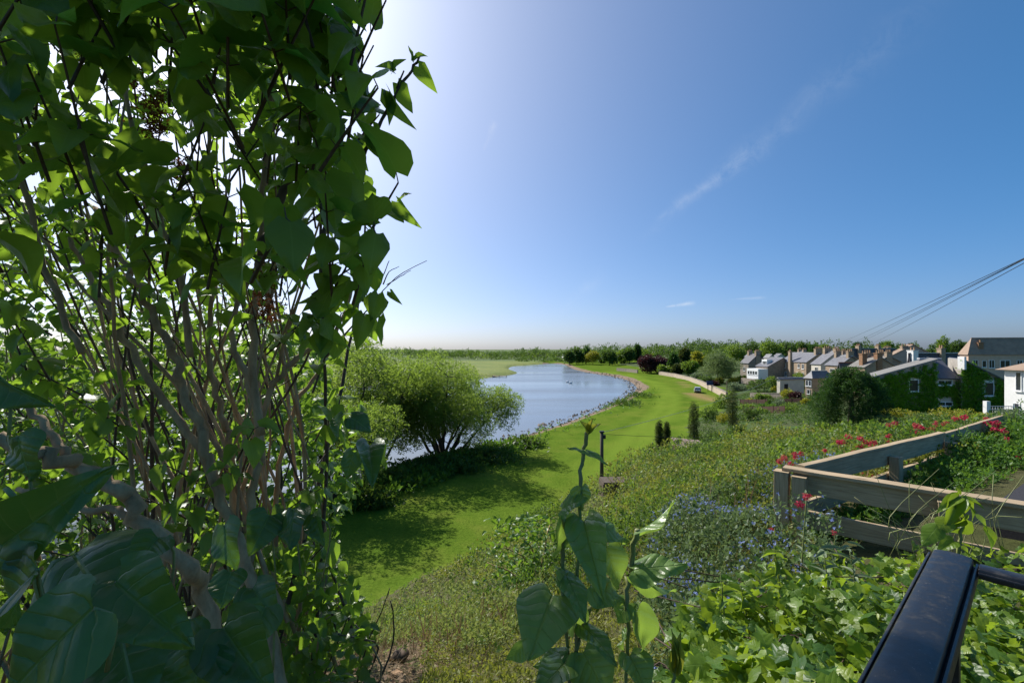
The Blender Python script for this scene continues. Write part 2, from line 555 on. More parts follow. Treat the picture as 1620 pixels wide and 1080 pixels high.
M['rail'] = rail_mat()


def water_mat():
    m, N, L, out = new_mat('river_water')
    p = N.new('ShaderNodeBsdfPrincipled')
    p.inputs['Base Color'].default_value = (0.165, 0.185, 0.205, 1)
    p.inputs['Specular IOR Level'].default_value = 0.5
    p.inputs['IOR'].default_value = 1.42
    big = noise_fac(N, L, 0.022, 5, 0.6, 'Object', (0.35, 1.6, 1))
    L.new(ramp(N, L, big, [(0.40, (0.10, 0.10, 0.10)), (0.60, (0.26, 0.26, 0.26))]), p.inputs['Roughness'])
    f = noise_fac(N, L, 1.1, 5, 0.65, 'Object', (0.45, 1.0, 1))
    b = N.new('ShaderNodeBump')
    b.inputs['Distance'].default_value = 0.05
    L.new(f, b.inputs['Height'])
    L.new(ramp(N, L, big, [(0.42, (0.04, 0.04, 0.04)), (0.62, (0.22, 0.22, 0.22))]), b.inputs['Strength'])
    L.new(b.outputs['Normal'], p.inputs['Normal'])
    L.new(p.outputs['BSDF'], out.inputs['Surface'])
    return m


M['water'] = water_mat()


def lawn_mat():
    """mown grass with gravel where the mesh attribute says shore, worn earth where it says worn"""
    m, N, L, out = new_mat('lawn_turf')
    p = N.new('ShaderNodeBsdfPrincipled')
    big = noise_fac(N, L, 0.16, 8, 0.68, 'Object')
    fine = noise_fac(N, L, 5.0, 8, 0.75, 'Object')
    c = ramp(N, L, big, [(0.30, (0.060, 0.118, 0.014)), (0.50, (0.105, 0.165, 0.020)), (0.70, (0.165, 0.195, 0.034))])
    c = mixc(N, L, 0.75, c, ramp(N, L, fine, [(0.30, (0.55, 0.62, 0.5)), (0.70, (1.35, 1.3, 1.3))]), 'MULTIPLY')
    st = N.new('ShaderNodeAttribute')
    st.attribute_name = 'track'
    c = mixc(N, L, st.outputs['Fac'], c, (0.165, 0.24, 0.03))
    wr = N.new('ShaderNodeAttribute')
    wr.attribute_name = 'worn'
    wmix = mixc(N, L, 1.0, wr.outputs['Fac'], ramp(N, L, fine, [(0.35, (0.5, 0.5, 0.5)), (0.6, (1, 1, 1))]), 'MULTIPLY')
    c = mixc(N, L, wmix, c, (0.30, 0.20, 0.10))
    sh = N.new('ShaderNodeAttribute')
    sh.attribute_name = 'shore'
    peb = noise_fac(N, L, 2.2, 6, 0.75, 'Object')
    grav = ramp(N, L, peb, [(0.32, (0.09, 0.068, 0.05)), (0.5, (0.23, 0.175, 0.125)), (0.7, (0.36, 0.29, 0.22))])
    edge = N.new('ShaderNodeMath')
    edge.operation = 'ADD'
    L.new(sh.outputs['Fac'], edge.inputs[0])
    e2 = N.new('ShaderNodeMath')
    e2.operation = 'MULTIPLY_ADD'
    L.new(noise_fac(N, L, 0.45, 5, 0.7, 'Object'), e2.inputs[0])
    e2.inputs[1].default_value = 0.9
    e2.inputs[2].default_value = -0.45
    L.new(e2.outputs[0], edge.inputs[1])
    c = mixc(N, L, ramp(N, L, edge.outputs[0], [(0.42, (0, 0, 0)), (0.58, (1, 1, 1))]), c, grav)
    L.new(c, p.inputs['Base Color'])
    p.inputs['Roughness'].default_value = 0.95
    p.inputs['Specular IOR Level'].default_value = 0.0
    L.new(bump(N, L, fine, 0.9, 0.10), p.inputs['Normal'])
    L.new(p.outputs['BSDF'], out.inputs['Surface'])
    return m


M['lawn'] = lawn_mat()


def ground_mat(name, stops, scale, fine_scale, bd):
    m, N, L, out = new_mat(name)
    p = N.new('ShaderNodeBsdfPrincipled')
    f = noise_fac(N, L, scale, 6, 0.65, 'Object')
    g = noise_fac(N, L, fine_scale, 8, 0.75, 'Object')
    c = ramp(N, L, f, stops)
    c = mixc(N, L, 0.8, c, ramp(N, L, g, [(0.3, (0.5, 0.5, 0.5)), (0.7, (1.4, 1.4, 1.4))]), 'MULTIPLY')
    L.new(c, p.inputs['Base Color'])
    p.inputs['Roughness'].default_value = 0.9
    p.inputs['Specular IOR Level'].default_value = 0.15
    L.new(bump(N, L, g, 0.9, bd), p.inputs['Normal'])
    L.new(p.outputs['BSDF'], out.inputs['Surface'])
    return m


M['hill'] = ground_mat('hillside_soil', [(0.35, (0.06, 0.07, 0.02)), (0.55, (0.085, 0.08, 0.035)), (0.7, (0.07, 0.085, 0.025))], 0.5, 9, 0.04)
M['garden'] = ground_mat('garden_ground', [(0.35, (0.05, 0.10, 0.018)), (0.55, (0.07, 0.085, 0.03)), (0.7, (0.05, 0.11, 0.02))], 0.16, 1.5, 0.2)
M['meadow'] = ground_mat('meadow_grass', [(0.32, (0.13, 0.18, 0.035)), (0.5, (0.19, 0.215, 0.05)), (0.7, (0.11, 0.175, 0.03))], 0.02, 0.6, 0.3)
M['far_land'] = ground_mat('far_fields', [(0.35, (0.07, 0.12, 0.03)), (0.55, (0.11, 0.15, 0.04)), (0.7, (0.05, 0.09, 0.025))], 0.006, 0.2, 0.4)

# ------------------------------------------------------------------ terrain heights
WATER_Z = -0.8


def W(px, py):
    v = G(px, py, WATER_Z)
    return (v.x, v.y)


river = [(-400, -300), (-200, -150), (-120, -30), (-60, 8), (-36, 22), (-23, 31), W(545, 777), W(640, 738), W(700, 722), W(760, 708), W(800, 695),
         W(860, 677), W(925, 655), W(975, 635), W(1000, 620), W(1004, 611), W(990, 601), W(965, 594.5), W(930, 590), W(905, 584), W(894, 577.5),
         W(880, 574.8), W(865, 575), W(852, 577), W(830, 578), W(812, 579), W(804, 584), W(822, 588.5), W(819, 592), W(801, 594), W(780, 597),
         W(700, 604), (-70, 140), (-130, 110), (-260, 20), (-500, -200)]
RV = np.array(river)


def smooth_poly(Q, it=2):
    for _ in range(it):
        N_ = np.roll(Q, -1, axis=0)
        Q = np.stack([0.75 * Q + 0.25 * N_, 0.25 * Q + 0.75 * N_], axis=1).reshape(-1, 2)
    return Q


RV = smooth_poly(RV, 2)


def poly_sd(x, y, Q):
    """signed distance to closed polygon, negative inside"""
    x = np.asarray(x, float)
    y = np.asarray(y, float)
    d = np.full(x.shape, 1e9)
    ins = np.zeros(x.shape, bool)
    for i in range(len(Q)):
        ax_, ay_ = Q[i]
        bx_, by_ = Q[(i + 1) % len(Q)]
        dx, dy = bx_ - ax_, by_ - ay_
        L2 = dx * dx + dy * dy + 1e-9
        t = np.clip(((x - ax_) * dx + (y - ay_) * dy) / L2, 0, 1)
        d = np.minimum(d, np.hypot(x - ax_ - t * dx, y - ay_ - t * dy))
        cond = ((ay_ > y) != (by_ > y))
        with np.errstate(divide='ignore', invalid='ignore'):
            xi = dx * (y - ay_) / (dy if abs(dy) > 1e-9 else 1e-9) + ax_
        ins ^= cond & (x < xi)
    return np.where(ins, -d, d)


CTRL = np.array([
    (0, 0, 10.05), (2, 0, 10.05), (5, 2, 10.15), (1.2, 2, 9.8), (2.5, 4, 9.75), (3.5, 3.1, 10.0), (6, 5, 10.2), (6.9, 6.6, 10.0), (12, 6, 10.2), (12, 0, 10.2), (30, -5, 10.2), (0, -10, 10.2),
    (0.4, 3, 9.2), (-0.3, 4.5, 8.4), (-1.5, 5, 8.0), (1.5, 6, 8.8), (3.5, 8, 8.7), (6, 9, 9.2), (0, 8, 6.9),
    (3.2, 12, 7.0), (1.9, 15, 4.9), (0, 12, 4.8), (-3, 12, 3.7), (-4, 18, 1.2), (1, 23, 1.7), (8, 25, 4.8), (10, 31, 3.4), (15, 25, 5.2), (20, 30, 4.8), (28, 38, 4.6), (12, 12, 8.3), (20, 15, 7.8), (36, 36, 4.7), (30, 25, 5.9),
    (44, 42, 4.3), (49, 53, 3.9), (30, 60, 2.0), (47, 78, 2.0), (20, 49, 1.0), (60, 60, 4.2), (80, 80, 4), (90, 140, 2.8), (80, 110, 2.8), (62, 95, 2.2), (95, 200, 2.5), (100, 60, 5), (100, 10, 8),
    (-1.6, 2.6, 9.2), (-3, 3, 9.0), (-6, 4, 8.0), (-6, 10, 3.9), (-12, 8, 3.6), (-4, 0, 9.8), (-10, 0, 8.5), (-20, 0, 5.5), (-20, -10, 8),
    (-16, 12, 0), (-8.6, 18.0, 0), (-5.2, 22.5, 0), (-1.5, 26.5, 0), (3.2, 32, 0), (10.0, 41, 0), (16, 51.5, 0), (22.5, 58, 0), (35, 80, 0), (48.0, 103, 0), (62, 160, 0), (77, 218, 0), (-30, 5, 0), (-50, -10, 0),
    (-22, 18, -1.5), (-11.5, 22.5, -1.5), (-7.5, 28, -1.5), (-3.5, 33, -1.5), (1, 38.5, -1.5), (7, 49, -1.5), (13, 58, -1.5), (24, 80, -1.5), (40, 110, -1.5), (50, 160, -1.5), (60, 215, -1.5), (-40, 12, -1.5), (-5, 50, -2), (0, 90, -3), (20, 140, -3), (-60, 20, -3)], float)


def tps_fit(C):
    n = len(C)
    d = np.hypot(C[:, None, 0] - C[None, :, 0], C[:, None, 1] - C[None, :, 1])
    K = np.where(d > 0, d * d * np.log(d + 1e-12), 0) + np.eye(n) * 0.05
    Pm = np.c_[np.ones(n), C[:, :2]]
    A = np.zeros((n + 3, n + 3))
    A[:n, :n] = K
    A[:n, n:] = Pm
    A[n:, :n] = Pm.T
    return np.linalg.solve(A, np.r_[C[:, 2], 0, 0, 0])


TW = tps_fit(CTRL)


def tps(x, y):
    z = TW[-3] + TW[-2] * x + TW[-1] * y
    for i in range(len(CTRL)):
        d2 = (x - CTRL[i, 0]) ** 2 + (y - CTRL[i, 1]) ** 2 + 1e-12
        z = z + TW[i] * 0.5 * d2 * np.log(d2)
    return z


def sstep(a_, b_, v):
    t = np.clip((v - a_) / (b_ - a_), 0, 1)
    return t * t * (3 - 2 * t)


def hill_h(x, y):
    xc = np.clip(x, -45, 98)
    yc = np.clip(y, -9, 205)
    return np.clip(tps(xc, yc), 0, 10.6)


def H(x, y, sd=None):
    x = np.asarray(x, float)
    y = np.asarray(y, float)
    if sd is None:
        sd = poly_sd(x, y, RV)
    right = 1 - sstep(-30, -12, -x - 0.35 * y + 0.0) if False else 1.0
    far_left = (x < -12 - 0.0 * y) & (y > 60)
    hh = np.where((y > 60) & (x < 0), 0, hill_h(x, y))
    hh = hh + np.where((y > 160) & (x < 40), 0.5, 0) * sstep(0, 10, sd)
    z = np.where(sd < 0, WATER_Z - 0.15 - np.minimum(1.5, -sd * 0.35), WATER_Z - 0.15 + 0.95 * sstep(0, 4.0, sd))
    z = np.where(sd > 0, z - 0.8 * 0 + hh, z)
    # very low swells in the lawn
    z = z + np.where(sd > 4, 0.05 * np.sin(x * 0.31 + 1) * np.sin(y * 0.23), 0)
    return z


def graded(lo, hi, n_lo, fine_lo, fine_hi, fine_step, growth):
    c = list(np.arange(fine_lo, fine_hi + 1e-6, fine_step))
    s = fine_step
    while c[-1] < hi:
        s = s * (growth if c[-1] < 420 else 1.22)
        c.append(c[-1] + s)
    s = fine_step
    while c[0] > lo:
        s = s * (growth if c[0] > -200 else 1.22)
        c.insert(0, c[0] - s)
    return np.array(c)


gx = graded(-6000, 6000, 0, -12, 14, 0.5, 1.06)
gy = graded(-250, 9000, 0, -2, 24, 0.5, 1.036)
XX, YY = np.meshgrid(gx, gy)
SD = poly_sd(XX.ravel(), YY.ravel(), RV).reshape(XX.shape)
ZZ = H(XX, YY, SD)
HH = hill_h(XX, YY)
nx, ny = len(gx), len(gy)
idx = np.arange(nx * ny).reshape(ny, nx)
quads = np.stack([idx[:-1, :-1], idx[:-1, 1:], idx[1:, 1:], idx[1:, :-1]], -1).reshape(-1, 4)
cx = (XX[:-1, :-1] + XX[1:, 1:]).ravel() / 2
cy = (YY[:-1, :-1] + YY[1:, 1:]).ravel() / 2
csd = SD[:-1, :-1].ravel()
ch = HH[:-1, :-1].ravel()
# the river divides the land: the meadow lies on its far side
far_side = ((cx < 0.75 * (cy - 180)) & (cy > 40) & (cx < 10 + 0.08 * (cy - 180)) & (csd > -6)) | ((cx < -20) & (cy > 60 + 0.2 * cx)) | ((cx < -60) & (cy > 35 + 0.6 * (cx + 60)))
zone = np.where(far_side, 2, np.where((ch > 0.12) & (cy < 330) & (cx > -60), np.where((cy > 44) | (cx > 45), 3, 1), 0))
zone = np.where((cy > 420) | (np.abs(cx) > 320) | (cy < -30), 4, zone)
zone = np.where((zone == 1) & (csd < 4), 0, zone)
allV = np.stack([XX.ravel(), YY.ravel(), ZZ.ravel()], -1)


def dist_polyline(x, y, pts):
    d = np.full(x.shape, 1e9)
    for (ax_, ay_), (bx_, by_) in zip(pts[:-1], pts[1:]):
        dx, dy = bx_ - ax_, by_ - ay_
        t = np.clip(((x - ax_) * dx + (y - ay_) * dy) / (dx * dx + dy * dy), 0, 1)
        d = np.minimum(d, np.hypot(x - ax_ - t * dx, y - ay_ - t * dy))
    return d


def g2(px, py):
    v = G(px, py)
    return (v.x, v.y)


for zi, name, mat in ((0, 'lawn', 'lawn'), (1, 'hillside', 'hill'), (2, 'meadow', 'meadow'), (3, 'garden_ground', 'garden'), (4, 'far_ground', 'far_land')):
    Q = quads[zone == zi]
    used, inv = np.unique(Q.ravel(), return_inverse=True)
    me = np_mesh(name, allV[used], inv.reshape(-1, 4))
    if zi == 0:
        x, y, s = allV[used][:, 0], allV[used][:, 1], SD.ravel()[used]
        sh = 1 - sstep(1.8, 5.4, s)
        # stonier beaches on two stretches of the bank
        for (bx, by, br, amt) in ((*g2(1000, 612), 16, 3.5), (*g2(900, 664), 10, 2.0), (*g2(800, 697), 6, 1.5), (-17, 37, 6, 3)):
            sh = np.maximum(sh, 1 - sstep(1.5, 4.2 + amt, s + 8 * sstep(br * 0.5, br, np.hypot(x - bx, y - by))))
        worn = 1 - sstep(0.8, 3.4, dist_polyline(x, y, [g2(1095, 622), g2(1110, 628), g2(1135, 634), g2(1150, 636)]))
        worn = np.maximum(worn, 0.7 * (1 - sstep(0.3, 1.6, dist_polyline(x, y, [g2(1075, 604), g2(1090, 612)]))))
        tr = 0.5 * (1 - sstep(0.3, 2.2, np.abs(dist_polyline(x, y, [g2(960, 760), g2(1010, 690), g2(1052, 650), g2(1060, 625), g2(1040, 607), g2(1000, 594), g2(960, 588)]) - 1.2)))
        tr = np.maximum(tr, 0.4 * (1 - sstep(0.2, 1.6, dist_polyline(x, y, [g2(900, 745), g2(1000, 680), g2(1085, 660), g2(1120, 640)]))))
        dline = dist_polyline(x, y, [g2(960, 760), g2(1010, 690), g2(1052, 650), g2(1060, 625), g2(1040, 607), g2(1000, 594), g2(960, 588)])
        tr = np.clip(tr + 0.22 * (0.5 + 0.5 * np.sin(dline * 1.5 + 0.7 * np.sin(y * 0.11))) * (1 - sstep(8, 20, dline)), 0, 0.8)
        for nm, val in (('shore', sh), ('worn', worn), ('track', tr)):
            at = me.attributes.new(nm, 'FLOAT', 'POINT')
            at.data.foreach_set('value', val.astype(np.float32))
    o = link(name, me, None, M[mat])
    tag(o, kind='structure')

# the river surface: one sheet a little below the banks
rv_me = bpy.data.meshes.new('river')
Q = smooth_poly(np.array(river), 1)
big = [(-1500, -900), (-1500, 420), (140, 420), (140, -900)]
rv_me.from_pydata([(p[0], p[1], WATER_Z) for p in big], [], [[3, 2, 1, 0]])
river_o = tag(link('river', rv_me, None, M['water']), kind='structure')

# ------------------------------------------------------------------ foliage tools
def rot_frames(tip, nrm):
    """rotation matrices whose Y axis is tip and whose Z axis is close to nrm; arrays (n,3)"""
    y = tip / np.linalg.norm(tip, axis=1, keepdims=True)
    x = np.cross(y, nrm)
    x /= np.linalg.norm(x, axis=1, keepdims=True) + 1e-9
    z = np.cross(x, y)
    return np.stack([x, y, z], axis=2)


def rand_dirs(n):
    v = rng.normal(size=(n, 3))
    return v / np.linalg.norm(v, axis=1, keepdims=True)


def scatter(name, tv, tf, pos, R, scale, tint, mat, parent=None, uv=None):
    tv = np.asarray(tv, float)
    tf = np.asarray(tf, int)
    n, k = len(pos), len(tv)
    sc = np.asarray(scale, float)
    if sc.ndim == 1:
        sc = sc[:, None].repeat(3, 1)
    V = np.einsum('nij,nkj->nki', R, tv[None] * sc[:, None, :]) + np.asarray(pos)[:, None, :]
    F = (tf[None] + (np.arange(n) * k)[:, None, None]).reshape(-1, tf.shape[1])
    U = None if uv is None else np.tile(uv, (n, 1))
    me = np_mesh(name, V.reshape(-1, 3), F, np.repeat(tint, k), U)
    return link(name, me, parent, mat)


# leaf templates: base at the origin, tip towards +Y, upper face +Z
DIAMOND = (np.array([(0, 0, 0), (0.3, 0.45, 0.05), (0, 1, -0.05), (-0.3, 0.45, 0.05)]), np.array([(0, 1, 2, 3)]))


def spray(n, spread, w, seed):
    """a little twig's worth of leaves as one template"""
    r = np.random.default_rng(seed)
    V, F = [], []
    for i in range(n):
        t = r.normal(size=3)
        t[1] = abs(t[1]) + 0.25
        t /= np.linalg.norm(t)
        nn = r.normal(size=3)
        x = np.cross(t, nn)
        x /= np.linalg.norm(x)
        b = np.array([0, r.uniform(0, spread), 0]) + r.normal(size=3) * 0.14 * spread
        l = r.uniform(0.6, 1.0)
        k = len(V)
        V += [b, b + t * l * 0.45 + x * w * l, b + t * l, b + t * l * 0.45 - x * w * l]
        F.append((k, k + 1, k + 2, k + 3))
    return np.array(V), np.array(F)


SPRAYS = [spray(5, 1.2, 0.26, s) for s in (1, 2, 3)]
NARROW = [spray(6, 1.5, 0.13, s) for s in (4, 5)]


def heart(rows=7, cols=4, fold=0.22, droop=0.35, curl=0.0, wav=0.0, full=0.46):
    """a heart-shaped lilac blade with a pointed tip"""
    V, U, F = [], [], []
    for i in range(rows + 1):
        t = i / rows
        w = full * math.sin(math.pi * min(1, t ** 0.57)) ** 0.88 * (1 - 0.1 * t) + 0.001
        if i == 0:
            w = full * 0.42
        for j in range(cols + 1):
            s = 2 * j / cols - 1
            a_ = abs(s)
            y = t - 0.16 * (a_ ** 1.5) * (1 - t) ** 4 - 0.02
            if i == 0:
                y = -0.13 * a_ ** 1.2 + 0.03 * 0
            x = w * s
            z = fold * a_ * w * 1.6 - droop * t * t - curl * a_ * a_ * w + wav * math.sin(9 * t + 3 * s) * a_ * 0.08
            V.append((x, y, z))
            U.append((0.5 + 0.5 * s * (w / full), t))
    for i in range(rows):
        for j in range(cols):
            a0 = i * (cols + 1) + j
            F.append((a0, a0 + 1, a0 + cols + 2, a0 + cols + 1))
    return np.array(V), np.array(F), np.array(U)


HEARTS = [heart(6, 4, f, d, c, w, fu) for f, d, c, w, fu in ((0.25, 0.30, 0, 0.5, .46), (0.45, 0.45, 0, 0.7, .43), (0.12, 0.20, 0.3, 0.9, .5), (0.35, 0.6, 0.1, 0.6, .46), (0.6, 0.35, 0, 0.5, .40), (0.2, 0.05, 0.35, 0.8, .48), (0.1, 0.45, 0.4, 1.0, .44), (0.3, -0.15, 0.1, 0.7, .46))]
LOWP = [heart(3, 2, f, d, c, 0) for f, d, c in ((0.25, 0.3, 0), (0.5, 0.4, 0), (0.1, 0.2, 0.2))]
FINE = [heart(18, 8, f, d, c, w) for f, d, c, w in ((0.16, 0.16, 0.18, 0.7), (0.34, 0.34, 0.08, 0.9), (0.12, 0.06, 0.32, 1.0), (0.45, 0.26, 0.1, 0.7))]


def ivy_blade(fold=0.15, droop=0.2, lob=1.0):
    """a five-lobed ivy leaf as a fan of quads"""
    pts = [(0, -0.02), (0.26, -0.14), (0.48, 0.06), (0.36, 0.28), (0.50, 0.50), (0.24, 0.58), (0.0, 1.0)]
    pts = [(x * (1 if k % 2 == 0 or k > 5 else 1), y) for k, (x, y) in enumerate(pts)]
    mid = [(0, 0.0), (0, 0.08), (0, 0.2), (0, 0.34), (0, 0.5), (0, 0.68), (0, 1.0)]
    V, U, F = [], [], []

    def add(x, y):
        z = fold * abs(x) - droop * y * y + 0.05 * math.sin(11 * x + 5 * y)
        V.append((x, y, z))
        U.append((0.5 + x, max(0, min(1, y))))
    for (x, y), (mx_, my_) in zip(pts, mid):
        add(mx_, my_)
        add(x * lob, y)
        add(-x * lob, y)
    for i in range(6):
        a0 = i * 3
        F.append((a0, a0 + 1, a0 + 4, a0 + 3))
        F.append((a0, a0 + 3, a0 + 5, a0 + 2))
    return np.array(V), np.array(F), np.array(U)


IVYS = [ivy_blade(0.15, 0.2, 1.0), ivy_blade(0.45, 0.35, 0.9), ivy_blade(-0.2, 0.1, 1.05), ivy_blade(0.3, -0.15, 0.8)]


def tmpl_mesh(name, T, mat):
    me = np_mesh(name, T[0], T[1], None, T[2])
    me.materials.append(mat)
    return me


def leaf_between(name, T_me, base, tip, width, facing, parent, flip=False):
    """one leaf object from its base point to its tip point, its upper face turned to 'facing'"""
    base, tip = Vector(base), Vector(tip)
    y = tip - base
    L_ = y.length
    y.normalize()
    x = y.cross(Vector(facing)).normalized()
    z = x.cross(y)
    o = bpy.data.objects.new(name, T_me)
    COL.objects.link(o)
    m = Matrix(((x.x, y.x, z.x), (x.y, y.y, z.y), (x.z, y.z, z.z))).to_4x4()
    wsc = width / 0.88
    o.matrix_world = Matrix.Translation(base - (Vector(parent.location) if parent else Vector())) @ m @ Matrix.Diagonal((wsc, L_, (wsc + L_) / 2, 1))
    if parent is not None:
        o.parent = parent
    return o


def proj(p):
    p = np.asarray(p)
    d = np.maximum(p[..., 1], 0.05)
    return 810 + FPX * p[..., 0] / d, HZ + FPX * (CZ - p[..., 2]) / d


def crown_points(centers, radii, n, shell=0.55, squash=1.0):
    """points in a union of clumps, denser towards their skins"""
    k = len(centers)
    vol = np.prod(radii, axis=1) ** 0.75
    ci = rng.choice(k, n, p=vol / vol.sum())
    d = rand_dirs(n)
    r = shell + (1 - shell) * rng.random(n) ** 0.6
    r = np.where(rng.random(n) < 0.08, r * 1.12, r)
    return np.asarray(centers)[ci] + d * r[:, None] * np.asarray(radii)[ci], d, ci


def make_crown(name, centers, radii, n, size, mat, parent, T=None, shell=0.5, up=0.35, droop=0.0, tint_clump=True):
    pos, d, ci = crown_points(centers, radii, n, shell)
    tip = d + rand_dirs(n) * 0.9 + np.array([0, 0, -droop])
    nrm = rand_dirs(n) + np.array([0, 0, up])
    T = T or SPRAYS
    per = n // len(T)
    ct = rng.random(len(centers))
    tint = np.clip(ct[ci] * 0.55 + rng.random(n) * 0.45, 0, 0.999) if tint_clump else rng.random(n)
    sc = size * rng.uniform(0.6, 1.35, n)
    R = rot_frames(tip, nrm)
    Vs, Fs, Ts = [], [], []
    off = 0
    for q, (tv, tf) in enumerate(T):
        sl = slice(q * per, n if q == len(T) - 1 else (q + 1) * per)
        m = len(pos[sl])
        V = np.einsum('nij,nkj->nki', R[sl], tv[None] * sc[sl][:, None, None]) + pos[sl][:, None, :]
        F = (tf[None] + (np.arange(m) * len(tv))[:, None, None]).reshape(-1, 4) + off
        Vs.append(V.reshape(-1, 3))
        Fs.append(F)
        Ts.append(np.repeat(tint[sl], len(tv)))
        off += m * len(tv)
    me = np_mesh(name, np.concatenate(Vs), np.concatenate(Fs), np.concatenate(Ts))
    return link(name, me, parent, mat)


def clumps(c, r, k, rs, flat=0.0, low=-0.6):
    """k sub-clumps spread over an ellipsoid of radii r around c"""
    d = rand_dirs(k * 3)
    d = d[d[:, 2] > low][:k]
    q = rng.uniform(0.45, 0.88, len(d))
    cs = np.asarray(c) + d * q[:, None] * np.asarray(r)
    rr = np.asarray(r)[None] * rs * rng.uniform(0.7, 1.3, (len(d), 1))
    return cs, rr


def limb(mb, a_, b_, r0, r1, sag=0.0, sides=6, wob=0.06, seg=5):
    a_, b_ = Vector(a_), Vector(b_)
    L_ = (b_ - a_).length
    pts, rad = [], []
    for i in range(seg + 1):
        t = i / seg
        p = a_.lerp(b_, t) + Vector((random.gauss(0, 1), random.gauss(0, 1), random.gauss(0, 1))) * wob * L_ * (0 if i == 0 else 1) * 0.4
        p.z += sag * L_ * math.sin(math.pi * t)
        pts.append(p)
        rad.append(r0 * (1 - t) + r1 * t)
    mb.tube(pts, rad, sides)
    return pts


def tree(name, base, h, r, mat, label, cat='tree', group=None, n=2200, leaf=0.5, k=14, trunk_h=0.28, trunk_r=None, clump=0.42, T=None, low=-0.5, shape=1.0, droop=0.0, shell=0.45, limbs=6, lean=(0, 0), trunk_mat='trunk'):
    """tapered trunk with limbs into a crown of leaf sprays in uneven clumps"""
    base = Vector(base)
    t = empty(name, base)
    tag(t, label, cat, group)
    ch = h * (1 - trunk_h)
    cc = base + Vector((lean[0], lean[1], h * trunk_h + ch * 0.5))
    cs, rr = clumps(cc, (r, r, ch * 0.5), k, clump, low=low)
    if shape != 1.0:
        hz_ = (cs[:, 2] - (cc.z - ch * 0.5)) / ch
        f = 1 - shape * np.clip(hz_, 0, 1)
        cs[:, 0] = cc.x + (cs[:, 0] - cc.x) * f
        cs[:, 1] = cc.y + (cs[:, 1] - cc.y) * f
        rr[:, :2] *= np.clip(f, 0.25, 1)[:, None]
    trunk_r = trunk_r or h * 0.022
    mb = MB()
    top = cc + Vector((0, 0, ch * 0.1))
    limb(mb, base - Vector((0, 0, 0.3)), top, trunk_r, trunk_r * 0.35, 0, 7, 0.03)
    for i in range(min(limbs, len(cs))):
        st = base.lerp(top, random.uniform(0.45, 0.95))
        limb(mb, st, cs[i], trunk_r * 0.4, trunk_r * 0.08, 0.05, 5)
    mb.build('trunk', M[trunk_mat], t, True)
    make_crown('crown', cs, rr, n, leaf, M[mat], t, T, shell=shell, droop=droop)
    return t


def ground_z(x, y):
    """height of the terrain mesh itself, read off its grid"""
    i = min(max(int(np.searchsorted(gx, x)) - 1, 0), nx - 2)
    j = min(max(int(np.searchsorted(gy, y)) - 1, 0), ny - 2)
    u_ = (x - gx[i]) / (gx[i + 1] - gx[i])
    v_ = (y - gy[j]) / (gy[j + 1] - gy[j])
    return float((ZZ[j, i] * (1 - u_) + ZZ[j, i + 1] * u_) * (1 - v_) + (ZZ[j + 1, i] * (1 - u_) + ZZ[j + 1, i + 1] * u_) * v_)


def on_ground(px, depth, dz=0.0):
    x = (px - 810) / FPX * depth
    return Vector((x, depth, ground_z(x, depth) + dz))


def shrub(name, base, w, h, mat, label, n=700, leaf=0.16, k=9, group=None, T=None, cat='shrub', dep=None, clump=0.5):
    base = Vector(base)
    t = empty(name, base)
    tag(t, label, cat, group)
    cs, rr = clumps(base + Vector((0, 0, h * 0.5)), (w / 2, (dep or w) / 2, h * 0.5), k, clump, low=-0.8)
    make_crown('foliage', cs, rr, n, leaf, M[mat], t, T, shell=0.4)
    mb = MB()
    for i in range(4):
        limb(mb, base + Vector((random.uniform(-.1, .1) * w, random.uniform(-.1, .1) * w, -0.15)), cs[i % len(cs)], 0.02 * h, 0.006 * h, 0, 4, 0.05, 3)
    mb.build('stem', M['trunk'], t, True)
    return t


# ------------------------------------------------------------------ riverside willows
def willow(base, h, spread, nl, label, n, right_low=0.0, leaf=0.34):
    base = Vector(base)
    t = empty('willow_tree', base)
    tag(t, label, 'tree', 'willows on the river bank')
    mb = MB()
    cs, rr = [], []
    for i in range(nl):
        an = 2 * math.pi * i / nl + random.uniform(-0.25, 0.25)
        sp = spread * random.uniform(0.55, 1.0)
        top = base + Vector((math.cos(an) * sp, math.sin(an) * sp, h * random.uniform(0.6, 0.95) * (1 - 0.2 * (sp / spread) ** 2) * (1 - right_low * max(0, math.cos(an)))))
        pts = limb(mb, base + Vector((random.uniform(-.35, .35), random.uniform(-.35, .35), -0.3)), top, 0.20, 0.04, 0.12 * random.choice((0, 1, -0.5)), 6, 0.05, 6)
        for j in range(6):
            s_ = pts[random.choice((3, 4, 4, 5, 5, 6))]
            d = Vector((random.gauss(0, 1), random.gauss(0, 1), random.gauss(0.25, 0.6))).normalized()
            e_ = s_ + d * random.uniform(1.4, 3.0) * h / 12
            limb(mb, s_, e_, 0.05, 0.012, 0.05, 4, 0.08, 4)
            cs.append(e_)
            q = random.uniform(1.0, 1.7) * h / 13
            rr.append((q, q, q * 0.85))
        cs.append(top)
        rr.append((1.7 * h / 12, 1.7 * h / 12, 1.3 * h / 12))
    mb.build('trunk', M['trunk'], t, True)
    make_crown('crown', np.array([tuple(c) for c in cs]), np.array(rr), n, leaf, M['willow'], t, NARROW, shell=0.25, droop=0.25, up=0.6)
    return t


